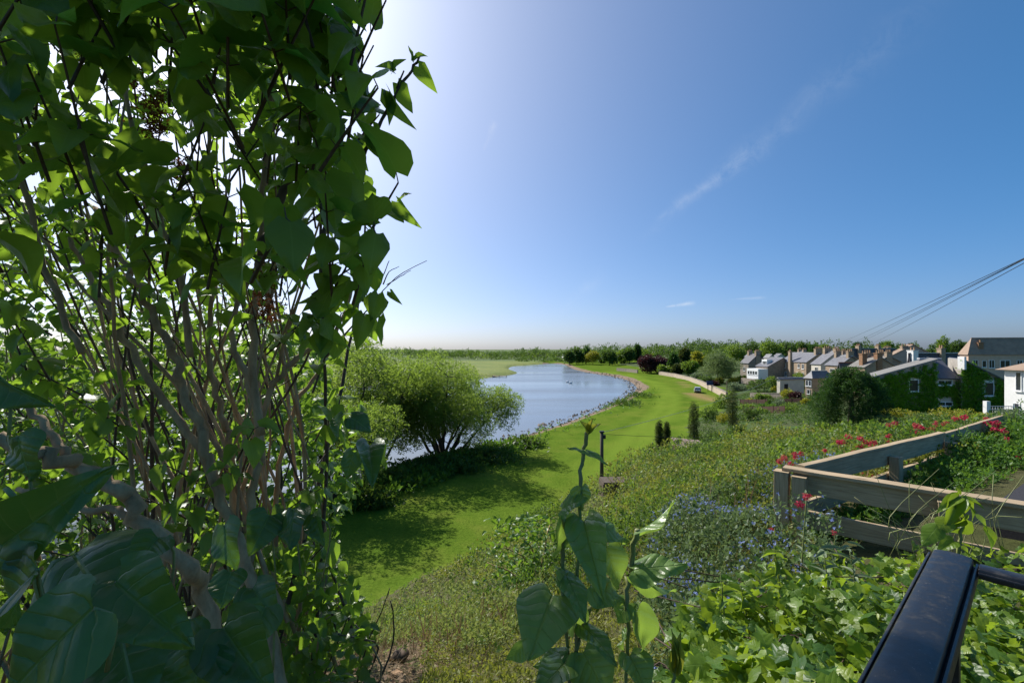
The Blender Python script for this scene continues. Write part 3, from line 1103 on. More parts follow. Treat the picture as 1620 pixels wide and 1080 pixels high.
wb = G(700, 716)
willow((wb.x, wb.y, ground_z(wb.x, wb.y)), 13.8, 7.0, 14, 'spreading multi-stemmed willow on the river bank casting a broad shadow on the lawn', 22000, 0.42, leaf=0.27)
willow((-14.5, 46, ground_z(-14.5, 46)), 14.2, 6.5, 10, 'tall willow just left of the spreading one, mostly behind the lilac', 11000, leaf=0.38)
willow((-12.8, 33.5, ground_z(-12.8, 33.5)), 9.4, 3.8, 7, 'smaller forked willow nearer the slope throwing a fan of branch shadows', 5600, leaf=0.28)
willow((-26, 39, ground_z(-26, 39)), 16, 7.5, 11, 'willow behind the middle stems of the lilac', 7000, leaf=0.46)
willow((-37, 32, ground_z(-37, 32)), 16.5, 8, 11, 'willow farthest left along the river bank', 6500, leaf=0.46)

# ------------------------------------------------------------------ rough herbs on the bank
def veg_patch(name, label, cat, pts, size, mat, T=None, lift=0.1, kind='stuff', tilt=0.6, vary=0.45):
    n = len(pts)
    tip = rand_dirs(n) * tilt + np.array([0, 0, 1.0])
    nrm = rand_dirs(n) + np.array([0, -0.4, 0.5])
    T = T or SPRAYS
    R = rot_frames(tip, nrm)
    sc = size * rng.uniform(1 - vary, 1 + vary, n)
    tint = np.clip(rng.normal(0.5, 0.22, n) + 0.25 * np.sin(pts[:, 0] * 1.3) * np.sin(pts[:, 1] * 0.9 + 1), 0, 0.999)
    Vs, Fs, Ts = [], [], []
    off = 0
    which = rng.integers(0, len(T), n)
    for q, (tv, tf) in enumerate(T):
        m_ = which == q
        m = int(m_.sum())
        V = np.einsum('nij,nkj->nki', R[m_], tv[None] * sc[m_][:, None, None]) + pts[m_][:, None, :]
        Fs.append((tf[None] + (np.arange(m) * len(tv))[:, None, None]).reshape(-1, 4) + off)
        Vs.append(V.reshape(-1, 3))
        Ts.append(np.repeat(tint[m_], len(tv)))
        off += m * len(tv)
    me = np_mesh(name, np.concatenate(Vs), np.concatenate(Fs), np.concatenate(Ts))
    o = link(name, me, None, M[mat])
    tag(o, label, cat, None, kind)
    return o


def bank_points(n, y0, y1, d0, d1):
    """points on the near bank at a distance d0..d1 from the water"""
    out = []
    while sum(len(o) for o in out) < n:
        x = rng.uniform(-30, 48, n * 4)
        y = rng.uniform(y0, y1, n * 4)
        s = poly_sd(x, y, RV)
        ok = (s > d0) & (s < d1) & (x > 0.75 * (y - 180) - 140) & (hill_h(x, y) < 0.3)
        ok &= rng.random(len(x)) < np.clip(40 / np.hypot(x, y), 0, 1) ** 1.3
        ok &= ~((x < -20) & (y > 60))
        out.append(np.stack([x[ok], y[ok], H(x[ok], y[ok], s[ok])], -1))
    return np.concatenate(out)[:n]


bp = bank_points(6000, 26, 130, 2.8, 8.0)
near_willow = np.hypot(bp[:, 0] - wb.x - 1, bp[:, 1] - wb.y + 3)
keep = rng.random(len(bp)) < np.clip(1.3 - (poly_sd(bp[:, 0], bp[:, 1], RV) - 3) / 5 + np.where(near_willow < 8, 0.5, 0), 0.05, 1) * np.where(bp[:, 1] > 54, 0.05, 1)
bp = bp[keep]
bp[:, 2] += rng.uniform(-0.1, 0.35, len(bp))
veg_patch('bank_herbs', 'rough green herbs and tall grass along the river bank', 'herbs', bp, 0.42, 'herb')
c2 = []
for (px, py, r, n) in ((770, 728, 3.2, 500), (640, 745, 2.6, 420), (580, 790, 1.6, 300), (590, 800, 1.3, 260), (680, 740, 2.4, 420), (830, 705, 2.2, 260), (620, 765, 2.0, 300), (720, 745, 2.6, 360), (985, 640, 4, 260), (1010, 628, 4, 200)):
    g = G(px, py)
    q = rng.normal(size=(n, 3)) * np.array([r * 0.5, r * 0.42, 0]) + np.array([g.x, g.y, 0])
    q[:, 2] = H(q[:, 0], q[:, 1]) + np.abs(rng.normal(0, 0.4, n)) * np.exp(-((q[:, 0] - g.x) ** 2 + (q[:, 1] - g.y) ** 2) / (r * r))
    c2.append(q)
veg_patch('nettle_clumps', 'dark rank nettles and cow parsley under the willows', 'herbs', np.concatenate(c2), 0.38, 'broad')
# lawn blades close enough to show as texture
n = 9000
lx, ly = rng.uniform(-18, 22, n), 20 + 38 * rng.random(n) ** 1.3
ls = poly_sd(lx, ly, RV)
ok = (ls > 3.5) & (hill_h(lx, ly) < 0.25)
lp = np.stack([lx[ok], ly[ok], H(lx[ok], ly[ok], ls[ok]) - 0.03], -1)
veg_patch('grass', 'short mown grass of the riverside lawn', 'grass', lp, 0.11, 'herb', T=[spray(6, 0.5, 0.07, 8)], tilt=0.9)

# shoreline stones
rs = []
x = rng.uniform(-30, 50, 60000)
y = rng.uniform(28, 240, 60000)
s = poly_sd(x, y, RV)
ok = (s > -1.6) & (s < 2.4) & (rng.random(len(x)) < np.clip(70 / y, 0.15, 1)) & ~((x < 12) & (y > 180)) & ~((x < -15) & (y > 60))
x, y, s = x[ok][:2600], y[ok][:2600], s[ok][:2600]
ico = np.array([(1, 0, 0), (-1, 0, 0), (0, 1, 0), (0, -1, 0), (0, 0, 0.8), (0, 0, -0.8)])
icf = np.array([(0, 2, 4), (2, 1, 4), (1, 3, 4), (3, 0, 4), (2, 0, 5), (1, 2, 5), (3, 1, 5), (0, 3, 5)])
ico = ico + np.array([(0.1, 0.1, 0.2), (0, 0.2, -0.1), (0.2, 0, 0), (-0.1, 0, 0.2), (0.2, 0.1, 0), (0, 0, 0)])
zz = np.maximum(H(x, y, s), WATER_Z - 0.05)
sz = np.minimum(rng.gamma(1.6, 0.09, len(x)), 0.6) * (1 + y / 500)
me_o = scatter('shore_stones', ico, icf, np.stack([x, y, zz], -1), rot_frames(rand_dirs(len(x)), rand_dirs(len(x))), np.stack([sz, sz * 0.8, sz * 0.6], -1), rng.random(len(x)), M['rock'])
for p_ in me_o.data.polygons:
    p_.use_smooth = False
tag(me_o, 'brown stones and boulders scattered along the water edge', 'stones', None, 'stuff')

# ------------------------------------------------------------------ the planted slope below the camera
def wavy(x, y):
    return 0.5 + 0.25 * np.sin(x * 1.7 + 0.6 * y) + 0.25 * np.sin(y * 1.3 - x * 0.8 + 2) * np.cos(x * 0.9 + 1)


def fence_side(x, y):
    """positive on the enclosure side of both fence runs"""
    a_ = (x - 2.5) * 0.669 + (y - 4.0) * 0.743      # across the near run, + = beyond it
    b_ = (x - 2.5) * 0.496 - (y - 4.0) * 0.868      # across the far run, + = camera side of it
    return (a_ > -0.05) & (b_ > -0.05)


def slope_points(n, d0, d1, u0, u1):
    d = d0 * (d1 / d0) ** rng.random(n)
    x = d * rng.uniform(u0, u1, n)
    return x, d


x, y = slope_points(54000, 4.2, 46, -0.52, 1.16)
hh = hill_h(x, y)
ok = (hh > 0.25) & ~fence_side(x, y) & ~((x > 24) & (y > 0.18 * x + 34)) & ~((y > 44) & (x > 18))
dry = (x < -0.5) & (y < 7.0) & (wavy(x * 2.2, y * 2) > 0.25 + 0.16 * (y - 4.2))
fine_n = wavy(x * 3.1 + 2, y * 2.9) * 0.5 + wavy(x * 6.3, y * 5.7 + 3) * 0.5
ok &= (fine_n > 0.30) | (y > 26)
ok &= ~(dry & (rng.random(len(x)) < 0.93))
ok &= ~((x > 0.9) & (x < 2.6) & (y < 6.2) & (rng.random(len(x)) < 0.75))
x, y, hh = x[ok], y[ok], hh[ok]
mound = (0.05 + 0.45 * wavy(x * 0.9, y * 0.9) + 0.38 * wavy(x * 2.3 + 5, y * 2.1) + 0.22 * wavy(x * 5.1, y * 4.7)) * np.clip(0.2 + 0.045 * y, 0.25, 0.95)
mound = mound * np.clip(hh / 2.5, 0.15, 1)
z = H(x, y) + mound * (0.55 + 0.45 * rng.random(len(x)))
pts = np.stack([x, y, z], -1)
left = (x < 0.25 * y - 1.0)
ssz = 0.010 + 0.0032 * np.hypot(x, y)
order = rng.permutation(len(pts))
pts, left, ssz = pts[order], left[order], ssz[order]


def veg_sized(name, label, cat, pts, size, mat, T=None, tilt=0.6, parent=None, kind='stuff'):
    n = len(pts)
    R = rot_frames(rand_dirs(n) * tilt + np.array([0, 0, 1.0]), rand_dirs(n) + np.array([0, -0.4, 0.5]))
    sc = size * rng.uniform(0.6, 1.5, n)
    tint = np.clip(rng.normal(0.45, 0.2, n) + 0.3 * np.sin(pts[:, 0] * 1.1 + 2) * np.sin(pts[:, 1] * 0.7), 0, 0.999)
    T = T or SPRAYS
    which = rng.integers(0, len(T), n)
    Vs, Fs, Ts, off = [], [], [], 0
    for q, (tv, tf) in enumerate(T):
        m_ = which == q
        m = int(m_.sum())
        V = np.einsum('nij,nkj->nki', R[m_], tv[None] * sc[m_][:, None, None]) + pts[m_][:, None, :]
        Fs.append((tf[None] + (np.arange(m) * len(tv))[:, None, None]).reshape(-1, 4) + off)
        Vs.append(V.reshape(-1, 3))
        Ts.append(np.repeat(tint[m_], len(tv)))
        off += m * len(tv)
    me = np_mesh(name, np.concatenate(Vs), np.concatenate(Fs), np.concatenate(Ts))
    o = link(name, me, parent, M[mat])
    if parent is None:
        tag(o, label, cat, None, kind)
    else:
        o['kind'] = kind
    return o


zone_n = wavy(pts[:, 0] * 0.42 + 1, pts[:, 1] * 0.33) + 0.35 * (wavy(pts[:, 0] * 1.9, pts[:, 1] * 1.6 + 4) - 0.5) + rng.normal(0, 0.05, len(pts))
za, zb_ = ~left & (zone_n < 0.74), ~left & (zone_n >= 0.74) & (zone_n < 0.9)
zc_ = ~left & (zone_n >= 0.9)
veg_sized('ground_cover', 'olive green low shrubs covering the bank beyond the fence', 'ground cover', pts[za], ssz[za] * 1.42, 'olive')
veg_sized('ground_cover', 'greener broad-leaved patches in the low shrubs of the bank', 'ground cover', pts[zb_] + [0, 0, .06], ssz[zb_] * 1.9, 'bright')
veg_sized('ground_cover', 'darker narrow-leaved patches in the low shrubs of the bank', 'ground cover', pts[zc_], ssz[zc_] * 1.7, 'broad', T=NARROW)
M['scrub'] = leaf_mat('scrub_leaf', [(0.13, 0.19, 0.045), (0.18, 0.24, 0.065), (0.23, 0.28, 0.09), (0.15, 0.20, 0.055), (0.22, 0.20, 0.09)], (0.38, 0.46, 0.09), 0.36, 0.55, 0.25)
veg_sized('scrub', 'pale green matted scrub on the steep slope above the lawn', 'scrub', pts[left], ssz[left] * 1.65, 'scrub')
# darker taller tufts to break the mass
x, y = slope_points(2600, 5, 40, -0.1, 1.1)
ok = (hill_h(x, y) > 0.6) & ~fence_side(x, y) & ~((x > 24) & (y > 0.18 * x + 34)) & (wavy(x * 0.6 + 9, y * 0.55) > 0.55)
x, y = x[ok], y[ok]
pz = H(x, y) + (0.35 + 0.5 * rng.random(len(x))) * np.clip(0.06 * y + 0.2, 0.3, 1.4)
veg_sized('bramble', 'darker green bramble among the low shrubs of the bank', 'bramble', np.stack([x, y, pz], -1), 0.014 + 0.006 * np.hypot(x, y), 'bright')

# hummocks of low shrubs that break the slope into clumps
for mat_, nm, lab_, cnt_, sz_ in (('olive', 'cotoneaster', 'olive hummocks of low shrub standing proud of the bank', 46, 1.0), ('bright', 'weeds', 'taller bright green weeds in clumps on the bank', 26, 0.9), ('broad', 'low_shrubs', 'dark green low shrubs in clumps on the bank', 34, 1.0), ('pale', 'pale_shrubs', 'pale grey-green tufts in clumps on the bank', 24, 0.8)):
    Q_, S_ = [], []
    k_ = 0
    while k_ < cnt_:
        d_ = 5.2 * (40 / 5.2) ** random.random()
        x_ = d_ * random.uniform(-0.28, 1.1)
        if hill_h(np.array([x_]), np.array([d_]))[0] < 0.8 or bool(fence_side(np.array(x_), np.array(d_))) or (x_ > 22 and d_ > 33) or (d_ < 8 and x_ < 0.3):
            continue
        k_ += 1
        r_ = random.uniform(0.05, 0.13) * d_ * 0.62 + 0.12
        n_ = 170
        dd_ = rand_dirs(n_)
        dd_[:, 2] = np.abs(dd_[:, 2])
        pp_ = dd_ * r_ * rng.uniform(0.55, 1.08, (n_, 1)) * np.array([1.35, 1.1, random.uniform(0.45, 0.95)]) + np.array([x_, d_, 0])
        pp_[:, 2] += H(pp_[:, 0], pp_[:, 1]) + 0.05 * d_ ** 0.5
        Q_.append(pp_)
        S_.append(np.full(n_, (0.012 + 0.0034 * d_) * 1.45 * sz_))
    veg_sized(nm, lab_, 'shrubs', np.concatenate(Q_), np.concatenate(S_), mat_, T=SPRAYS + NARROW)
# a darker thicket just behind the lilac shoots
x, y = rng.normal(1.1, 0.7, 3800), rng.normal(6.6, 1.1, 3800)
z = H(x, y) + np.abs(rng.normal(0, 0.22, 3800)) + 0.05
veg_sized('thicket', 'dark tangled thicket behind the lilac shoots', 'thicket', np.stack([x, y, z], -1), np.full(3800, 0.045), 'broad')

# upright grasses and dead stalks
x, y = slope_points(3600, 4.6, 30, -0.4, 1.05)
ok = (hill_h(x, y) > 0.5) & ~fence_side(x, y) & (wavy(x * 0.8 + 4, y * 0.7) > 0.45)
x, y = x[ok], y[ok]
BLADE = (np.array([(-0.02, 0, 0), (0.02, 0, 0), (0.014, 0.5, 0.05), (-0.014, 0.5, 0.05), (0.003, 1, 0.2), (-0.003, 1, 0.2)]), np.array([(0, 1, 2, 3), (3, 2, 4, 5)]))
so = scatter('tall_grass', BLADE[0], BLADE[1], np.stack([x, y, H(x, y) + 0.1], -1), rot_frames(rand_dirs(len(x)) * 0.35 + [0, 0, 1], rand_dirs(len(x))), rng.uniform(0.25, 0.6, len(x)) * np.clip(0.5 + y * 0.05, 0.6, 1.4), rng.random(len(x)), M['dry'])
tag(so, 'dry upright grass stalks standing through the bank shrubs', 'grass', None, 'stuff')

# dry stems and litter
x = rng.uniform(-3.2, 1.4, 5200)
y = 3.4 + 6 * rng.random(5200) ** 1.5
ok = (wavy(x * 2.2, y * 2) > 0.12 + 0.09 * (y - 4)) & (x < -0.2)
x, y = x[ok], y[ok]
STRAW = (np.array([(-0.012, 0, 0), (0.012, 0, 0), (0.008, 0.5, 0.06), (-0.008, 0.5, 0.06), (0.004, 1, 0.02), (-0.004, 1, 0.02)]), np.array([(0, 1, 2, 3), (3, 2, 4, 5)]))
tip = rand_dirs(len(x)) * np.array([1, 1, 0.35]) + np.array([0, 0, 0.12])
so = scatter('dry_litter', STRAW[0], STRAW[1], np.stack([x, y, H(x, y) + 0.03 + 0.05 * rng.random(len(x))], -1), rot_frames(tip, rand_dirs(len(x)) + [0, 0, 1]), rng.uniform(0.08, 0.32, len(x)), rng.random(len(x)), M['dry'])
tag(so, 'dry brown stems and leaf litter on the bare part of the slope', 'litter', None, 'stuff')
CHIP = (np.array([(-0.5, -0.3, 0), (0.5, -0.35, 0.1), (0.45, 0.3, 0), (-0.4, 0.35, 0.12)]), np.array([(0, 1, 2, 3)]))
x = rng.uniform(-2.6, -0.6, 1500)
y = rng.uniform(3.3, 6.2, 1500)
so = scatter('wood_chips', CHIP[0], CHIP[1], np.stack([x, y, H(x, y) + 0.035], -1), rot_frames(rand_dirs(1500) * [1, 1, 0.3], rand_dirs(1500) * 0.5 + [0, 0, 1]), rng.uniform(0.02, 0.065, 1500), rng.random(1500), M['dry'])
tag(so, 'fallen leaves and wood chips around the cut logs', 'litter', None, 'stuff')
# sawn logs and stumps
for k, (px, py, d, r, l, lab) in enumerate(((621, 1001, 4.9, 0.042, 0.16, 'pale sawn log end lying on the slope, left of two'), (632, 1008, 4.8, 0.05, 0.14, 'larger pale sawn log end lying on the slope, right of two'),
                                            (628, 1062, 4.3, 0.06, 0.2, 'dark cut stump below the pale log ends'))):
    b = P(px, py, d)
    gz = ground_z(b.x, b.y)
    b.z = gz + r * 0.9
    t = tag(empty('log', b), lab, 'log', 'cut wood on the slope')
    ax_ = Vector((0.2, 1, 0.1)).normalized() if k < 2 else Vector((0.1, 0.1, 1)).normalized()
    fr = -1 if k < 2 else 1
    MB().tube([b - ax_ * l * fr * 1.0, b - ax_ * l * 0.5 * fr, b], [r * 1.05, r, r * 0.96], 12).build('bark', M['stump'], t, True)
    MB().tube([b, b + ax_ * 0.004 * fr], [r * 0.9, r * 0.9], 12).build('cut_face', M['log_end'], t)

# ------------------------------------------------------------------ lilac
lil = empty('lilac_bush', (-1.3, 2.4, ground_z(-1.3, 2.4)))
tag(lil, 'large lilac bush with heart-shaped leaves and pale stems filling one side of the view', 'lilac bush')
lil_me = [tmpl_mesh('lilac_blade', T, M['lilac']) for T in HEARTS]
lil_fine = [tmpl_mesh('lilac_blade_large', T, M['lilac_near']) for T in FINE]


def stem(pts, r0, r1, mat='bark', parent=lil, n=6, sides=8, name='stem'):
    q = bezier(pts, n)
    q = [p + Vector((random.gauss(0, 1), random.gauss(0, 1), random.gauss(0, 1))) * r0 * 0.38 for p in q]
    rad = [(r0 + (r1 - r0) * i / (len(q) - 1)) * random.uniform(0.92, 1.1) for i in range(len(q))]
    return MB().tube(q, rad, sides).build(name, M[mat], parent, True)


def PS(l, d):
    return [P(a_, b_, d if len(c) == 0 else c[0]) for a_, b_, *c in l]


stem(PS([(400, 1180, 1.7), (330, 960, 1.55), (283, 880, 1.4), (215, 806, 1.34), (140, 752, 1.28), (60, 715, 1.2), (-60, 690, 1.1)], 1.3), 0.026, 0.017)
stem(PS([(232, 826, 1.37), (180, 806, 1.36), (120, 800, 1.36), (30, 770, 1.4)], 1.3), 0.013, 0.008)
stem(PS([(120, 742, 1.27), (85, 700, 1.27), (55, 655, 1.3), (-20, 590, 1.35)], 1.3), 0.014, 0.008)
stem(PS([(470, 1150), (400, 920), (352, 800), (320, 690), (290, 610), (268, 540), (225, 465), (200, 425), (150, 330)], 1.95), 0.026, 0.010)
stem(PS([(345, 780), (318, 715), (250, 620), (190, 520), (150, 450), (110, 380)], 2.0), 0.02, 0.009)
stem(PS([(440, 1150), (385, 930), (372, 800), (362, 700), (345, 640), (330, 540), (338, 440), (300, 300)], 2.15), 0.021, 0.008)
stem(PS([(392, 900), (395, 800), (412, 700), (395, 612), (368, 545), (372, 460), (340, 330), (330, 200)], 2.0), 0.020, 0.008)
stem(PS([(385, 860), (398, 760), (425, 620), (470, 570), (520, 520), (565, 480)], 2.1), 0.019, 0.007)
stem(PS([(430, 1100), (435, 900), (440, 760), (470, 640), (520, 560), (560, 450)], 2.5), 0.019, 0.007)
stem(PS([(412, 690), (400, 560), (410, 420), (418, 300), (428, 200), (442, 80), (452, -60)], 1.9), 0.017, 0.009)
stem(PS([(415, 400), (448, 300), (470, 235), (500, 150), (516, 60), (528, -60)], 1.75), 0.017, 0.009, 'twig')
stem(PS([(505, 520), (512, 390), (530, 250), (545, 145)], 1.7), 0.008, 0.005, 'twig')
stem(PS([(300, 560), (285, 430), (240, 300), (200, 160), (180, -40)], 1.6), 0.011, 0.006)
stem(PS([(130, 560), (70, 420), (30, 260), (10, 120), (-10, -40)], 1.5), 0.010, 0.006)
for i in range(46):
    b = P(random.uniform(230, 560), random.uniform(960, 1120), random.uniform(2.0, 3.0))
    tpx = random.uniform(-60, 590)
    tp = P(tpx, random.uniform(-60, 330) + max(0, tpx - 450) * 1.2, random.uniform(1.7, 3.2))
    m1 = b.lerp(tp, 0.35) + Vector((random.gauss(0, 0.07), random.gauss(0, 0.1), 0.12))
    m2 = b.lerp(tp, 0.68) + Vector((random.gauss(0, 0.08), random.gauss(0, 0.1), 0.08))
    stem([b, m1, m2, tp], random.uniform(0.006, 0.015), 0.004, random.choice(('bark', 'bark', 'bark', 'twig')), n=5, sides=6)

XMAX_Y = np.array([-200, -60, 0, 80, 170, 250, 330, 400, 480, 560, 640, 700, 760, 850, 950, 1080, 1200])
XMAX_X = np.array([600, 600, 605, 590, 628, 602, 648, 618, 622, 600, 585, 600, 585, 540, 590, 590, 560])


def inside_outline(p, slack=0.0):
    px, py = proj(p)
    return px < np.interp(py, XMAX_Y, XMAX_X) + slack


leafs = []          # (base, tip, width, facing)
twigs = MB()


def twig_with_leaves(a_, d, length, pairs, size, check=True):
    a_, d = Vector(a_), Vector(d).normalized()
    pts = []
    for i in range(5):
        t = i / 4
        pts.append(a_ + d * length * t + Vector((0, 0, -0.05 * length * t * t)))
    if check and not inside_outline(np.array(pts[-1]), 12):
        return
    twigs.tube(pts, [0.0042, 0.0038, 0.0032, 0.0026, 0.002], 4, False)
    side = d.cross(Vector((0, 0, 1)))
    side = side.normalized() if side.length > 0.1 else Vector((1, 0, 0))
    for k in range(pairs):
        t = 0.3 + 0.7 * k / max(1, pairs - 1)
        p = a_ + d * length * t + Vector((0, 0, -0.05 * length * t * t))
        s_ = side if k % 2 == 0 else side.cross(d).normalized()
        for sg in (-1, 1):
            o_ = (s_ * sg + d * random.uniform(0.2, 0.7)).normalized()
            pet = p + o_ * size * 0.22 + Vector((0, 0, 0.04 * size))
            dr = random.uniform(0.15, 1.3)
            tipd = (o_ + Vector((random.gauss(0, .25), random.gauss(0, .25), -dr))).normalized()
            sz = size * random.uniform(0.72, 1.2)
            tip_ = pet + tipd * sz
            if check and not bool(inside_outline(np.array(tip_), -6)):
                continue
            fc = (Vector((0, 0, 1)) + o_ * 0.6 + Vector((random.gauss(0, .35), random.gauss(0, .35), random.gauss(0, .2)))).normalized()
            twigs.tube([p, pet], [0.0016, 0.0013], 3, False)
            leafs.append((pet, tip_, sz * random.uniform(0.72, 0.92), fc))


ctr = Vector((-1.5, 2.3, 11.2))
cnt = 0
while cnt < 470:
    u = random.random()
    if u < 0.80:
        px, py, d = random.uniform(-130, 640), random.uniform(-170, 500), 0.9 + 2.3 * random.random() ** 1.1
    else:
        px, py, d = random.uniform(-130, 600), random.uniform(480, 900), random.uniform(1.7, 3.2)
    if py < 640:
        d = min(d, random.uniform(0.72, 1.0) * float(np.interp(px, [360, 430, 500, 560, 640], [3.2, 2.2, 1.7, 1.38, 1.2])))
    p = P(px, py, d)
    if not bool(inside_outline(np.array(p), -40)):
        continue
    if px > 430 and py > 300 and random.random() < 0.25:
        continue
    out = (p - ctr)
    out.z *= 0.3
    dr = out.normalized() * 0.6 + Vector((random.gauss(0, .35), random.gauss(0, .35), 0.75))
    twig_with_leaves(p, dr, random.uniform(0.16, 0.34), random.choice((2, 3, 3, 4)), random.uniform(0.085, 0.115) if d < 1.35 else random.uniform(0.068, 0.095))
    cnt += 1
# leaves deeper in the bush
cnt = 0
while cnt < 150:
    px, py, d = random.uniform(-140, 470), random.uniform(-150, 470), random.uniform(2.3, 3.5)
    if px > 330:
        d = min(d, float(np.interp(px, [330, 430, 500], [3.0, 2.2, 1.8])))
    p = P(px, py, d)
    dr = Vector((random.gauss(0, .5), random.gauss(0, .5), 0.75))
    twig_with_leaves(p, dr, random.uniform(0.2, 0.4), random.choice((3, 4)), random.uniform(0.075, 0.10))
    cnt += 1
# the sprig that stands out against the sky
sp = PS([(540, 340), (575, 250), (605, 190), (645, 118), (667, 88)], 1.25)
stem(sp, 0.0065, 0.003, 'twig')
stem(PS([(628, 140), (640, 112)], 1.25), 0.003, 0.002, 'twig', n=3)
for (bx, by, tx, ty, w, fx, fz) in ((622, 115, 600, 96, 26, 0.4, .5), (621, 114, 634, 88, 26, -.5, .3), (655, 96, 649, 72, 13, .6, .4), (656, 96, 670, 80, 15, -.4, .7), (662, 106, 685, 140, 25, -.6, .5),
                                    (628, 132, 648, 175, 28, -.6, .6), (616, 145, 640, 200, 26, -.8, .2), (612, 150, 622, 190, 22, .7, .2), (598, 165, 572, 148, 30, .4, .7), (590, 178, 560, 172, 28, .5, .5),
                                    (590, 205, 615, 262, 34, -.6, .4), (575, 215, 605, 240, 34, .2, .8), (570, 180, 588, 130, 26, -.6, .4), (630, 320, 655, 358, 24, -.7, .3), (632, 318, 645, 300, 18, .5, .6), (612, 330, 640, 345, 32, .3, .8),
                                    (618, 462, 630, 478, 12, -.5, .4), (598, 465, 588, 505, 26, .4, .3), (602, 500, 597, 545, 22, -.6, .2), (577, 500, 565, 550, 34, .3, .2)):
    b, t_ = P(bx, by, 1.25), P(tx, ty, 1.22)
    leafs.append((b, t_, w / FPX * 1.25, Vector((fx, -0.75, fz)).normalized()))
# bare twig ends
for l in ([(598, 470), (625, 440), (674, 412)], [(612, 450), (632, 438), (650, 428)], [(600, 455), (608, 430), (616, 412)], [(606, 450), (615, 430), (632, 422)]):
    stem(PS(l, 1.7), 0.0025, 0.0012, 'twig', n=3, sides=4)
tw = twigs.build('twigs', M['twig'], lil, True)
tw['kind'] = 'stuff'
# big leaves close to the lens
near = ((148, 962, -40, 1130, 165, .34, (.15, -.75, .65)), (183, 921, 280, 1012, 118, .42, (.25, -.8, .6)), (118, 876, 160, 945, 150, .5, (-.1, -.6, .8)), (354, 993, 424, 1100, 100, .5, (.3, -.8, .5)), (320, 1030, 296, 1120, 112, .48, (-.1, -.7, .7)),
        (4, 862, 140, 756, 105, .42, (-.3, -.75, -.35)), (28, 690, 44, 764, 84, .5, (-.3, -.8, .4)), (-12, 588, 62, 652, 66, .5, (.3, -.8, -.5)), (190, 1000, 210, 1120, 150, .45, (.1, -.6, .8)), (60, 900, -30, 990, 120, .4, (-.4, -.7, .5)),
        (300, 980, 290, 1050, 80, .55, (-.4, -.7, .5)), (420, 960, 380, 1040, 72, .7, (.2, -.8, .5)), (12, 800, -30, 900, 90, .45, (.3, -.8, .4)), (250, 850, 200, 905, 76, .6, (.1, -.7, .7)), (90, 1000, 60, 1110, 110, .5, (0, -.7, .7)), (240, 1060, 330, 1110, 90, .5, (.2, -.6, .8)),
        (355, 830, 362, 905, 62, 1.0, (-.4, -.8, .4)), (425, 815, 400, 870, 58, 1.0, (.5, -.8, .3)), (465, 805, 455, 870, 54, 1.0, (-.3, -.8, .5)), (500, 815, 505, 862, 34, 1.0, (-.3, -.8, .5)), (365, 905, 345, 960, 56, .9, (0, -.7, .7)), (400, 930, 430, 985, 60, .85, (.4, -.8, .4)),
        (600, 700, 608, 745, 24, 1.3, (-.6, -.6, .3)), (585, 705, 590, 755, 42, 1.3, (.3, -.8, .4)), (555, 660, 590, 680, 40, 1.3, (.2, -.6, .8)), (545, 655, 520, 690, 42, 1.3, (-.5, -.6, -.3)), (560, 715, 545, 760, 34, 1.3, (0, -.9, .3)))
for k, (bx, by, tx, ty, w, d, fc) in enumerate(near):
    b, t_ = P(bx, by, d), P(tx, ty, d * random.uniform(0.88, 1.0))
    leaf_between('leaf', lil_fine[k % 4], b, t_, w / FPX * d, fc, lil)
    if k < 22:
        MB().tube(bezier([b, b + Vector((random.uniform(-.3, .3), 0.3, -0.45)) * 0.05 * d * 2, b + Vector((0, .2, -1)) * 0.16 * d], 3), 0.0018, 5).build('petiole', M['green_stem'], lil, True)
stem(PS([(30, 1180), (62, 960), (30, 830), (15, 770)], .46), 0.004, 0.0025, 'green_stem', n=4)
stem(PS([(330, 1180), (300, 1010), (250, 900)], .6), 0.004, 0.003, 'green_stem', n=4)


def split_leaves(items, keep, meshes, parent, mat, T, stuff_name):
    """the leaves that show largest become parts, the rest one mass"""
    vis = []
    for i, (b, t_, w, f) in enumerate(items):
        px, py = proj(np.array((b + t_) / 2))
        inside = -20 < px < 1640 and -20 < py < 1100
        vis.append(((w * (t_ - b).length / max(0.2, b.y) ** 2) if inside else 0, i))
    vis.sort(reverse=True)
    top = {i for s_, i in vis[:keep] if s_ > 0}
    for i in top:
        b, t_, w, f = items[i]
        leaf_between('leaf', meshes[i % len(meshes)], b, t_, w, f, parent)
    rest = [items[i] for i in range(len(items)) if i not in top]
    if rest:
        B = np.array([r[0] for r in rest])
        E = np.array([r[1] for r in rest])
        Wd = np.array([r[2] for r in rest])
        Fc = np.array([r[3] for r in rest])
        Ln = np.linalg.norm(E - B, axis=1)
        R = rot_frames(E - B, Fc)
        sc = np.stack([Wd / 0.88, Ln, (Wd + Ln) / 2], -1)
        Vs, Fs, Ts, Us, off = [], [], [], [], 0
        which = np.arange(len(rest)) % len(T)
        for q, (tv, tf, tu) in enumerate(T):
            m_ = which == q
            m = int(m_.sum())
            V = np.einsum('nij,nkj->nki', R[m_], tv[None] * sc[m_][:, None, :]) + B[m_][:, None, :]
            Vs.append(V.reshape(-1, 3))
            Fs.append((tf[None] + (np.arange(m) * len(tv))[:, None, None]).reshape(-1, 4) + off)
            Ts.append(np.repeat(rng.random(m), len(tv)))
            Us.append(np.tile(tu, (m, 1)))
            off += m * len(tv)
        me = np_mesh(stuff_name, np.concatenate(Vs), np.concatenate(Fs), np.concatenate(Ts), np.concatenate(Us))
        o = link(stuff_name, me, parent, mat)
        o['kind'] = 'stuff'


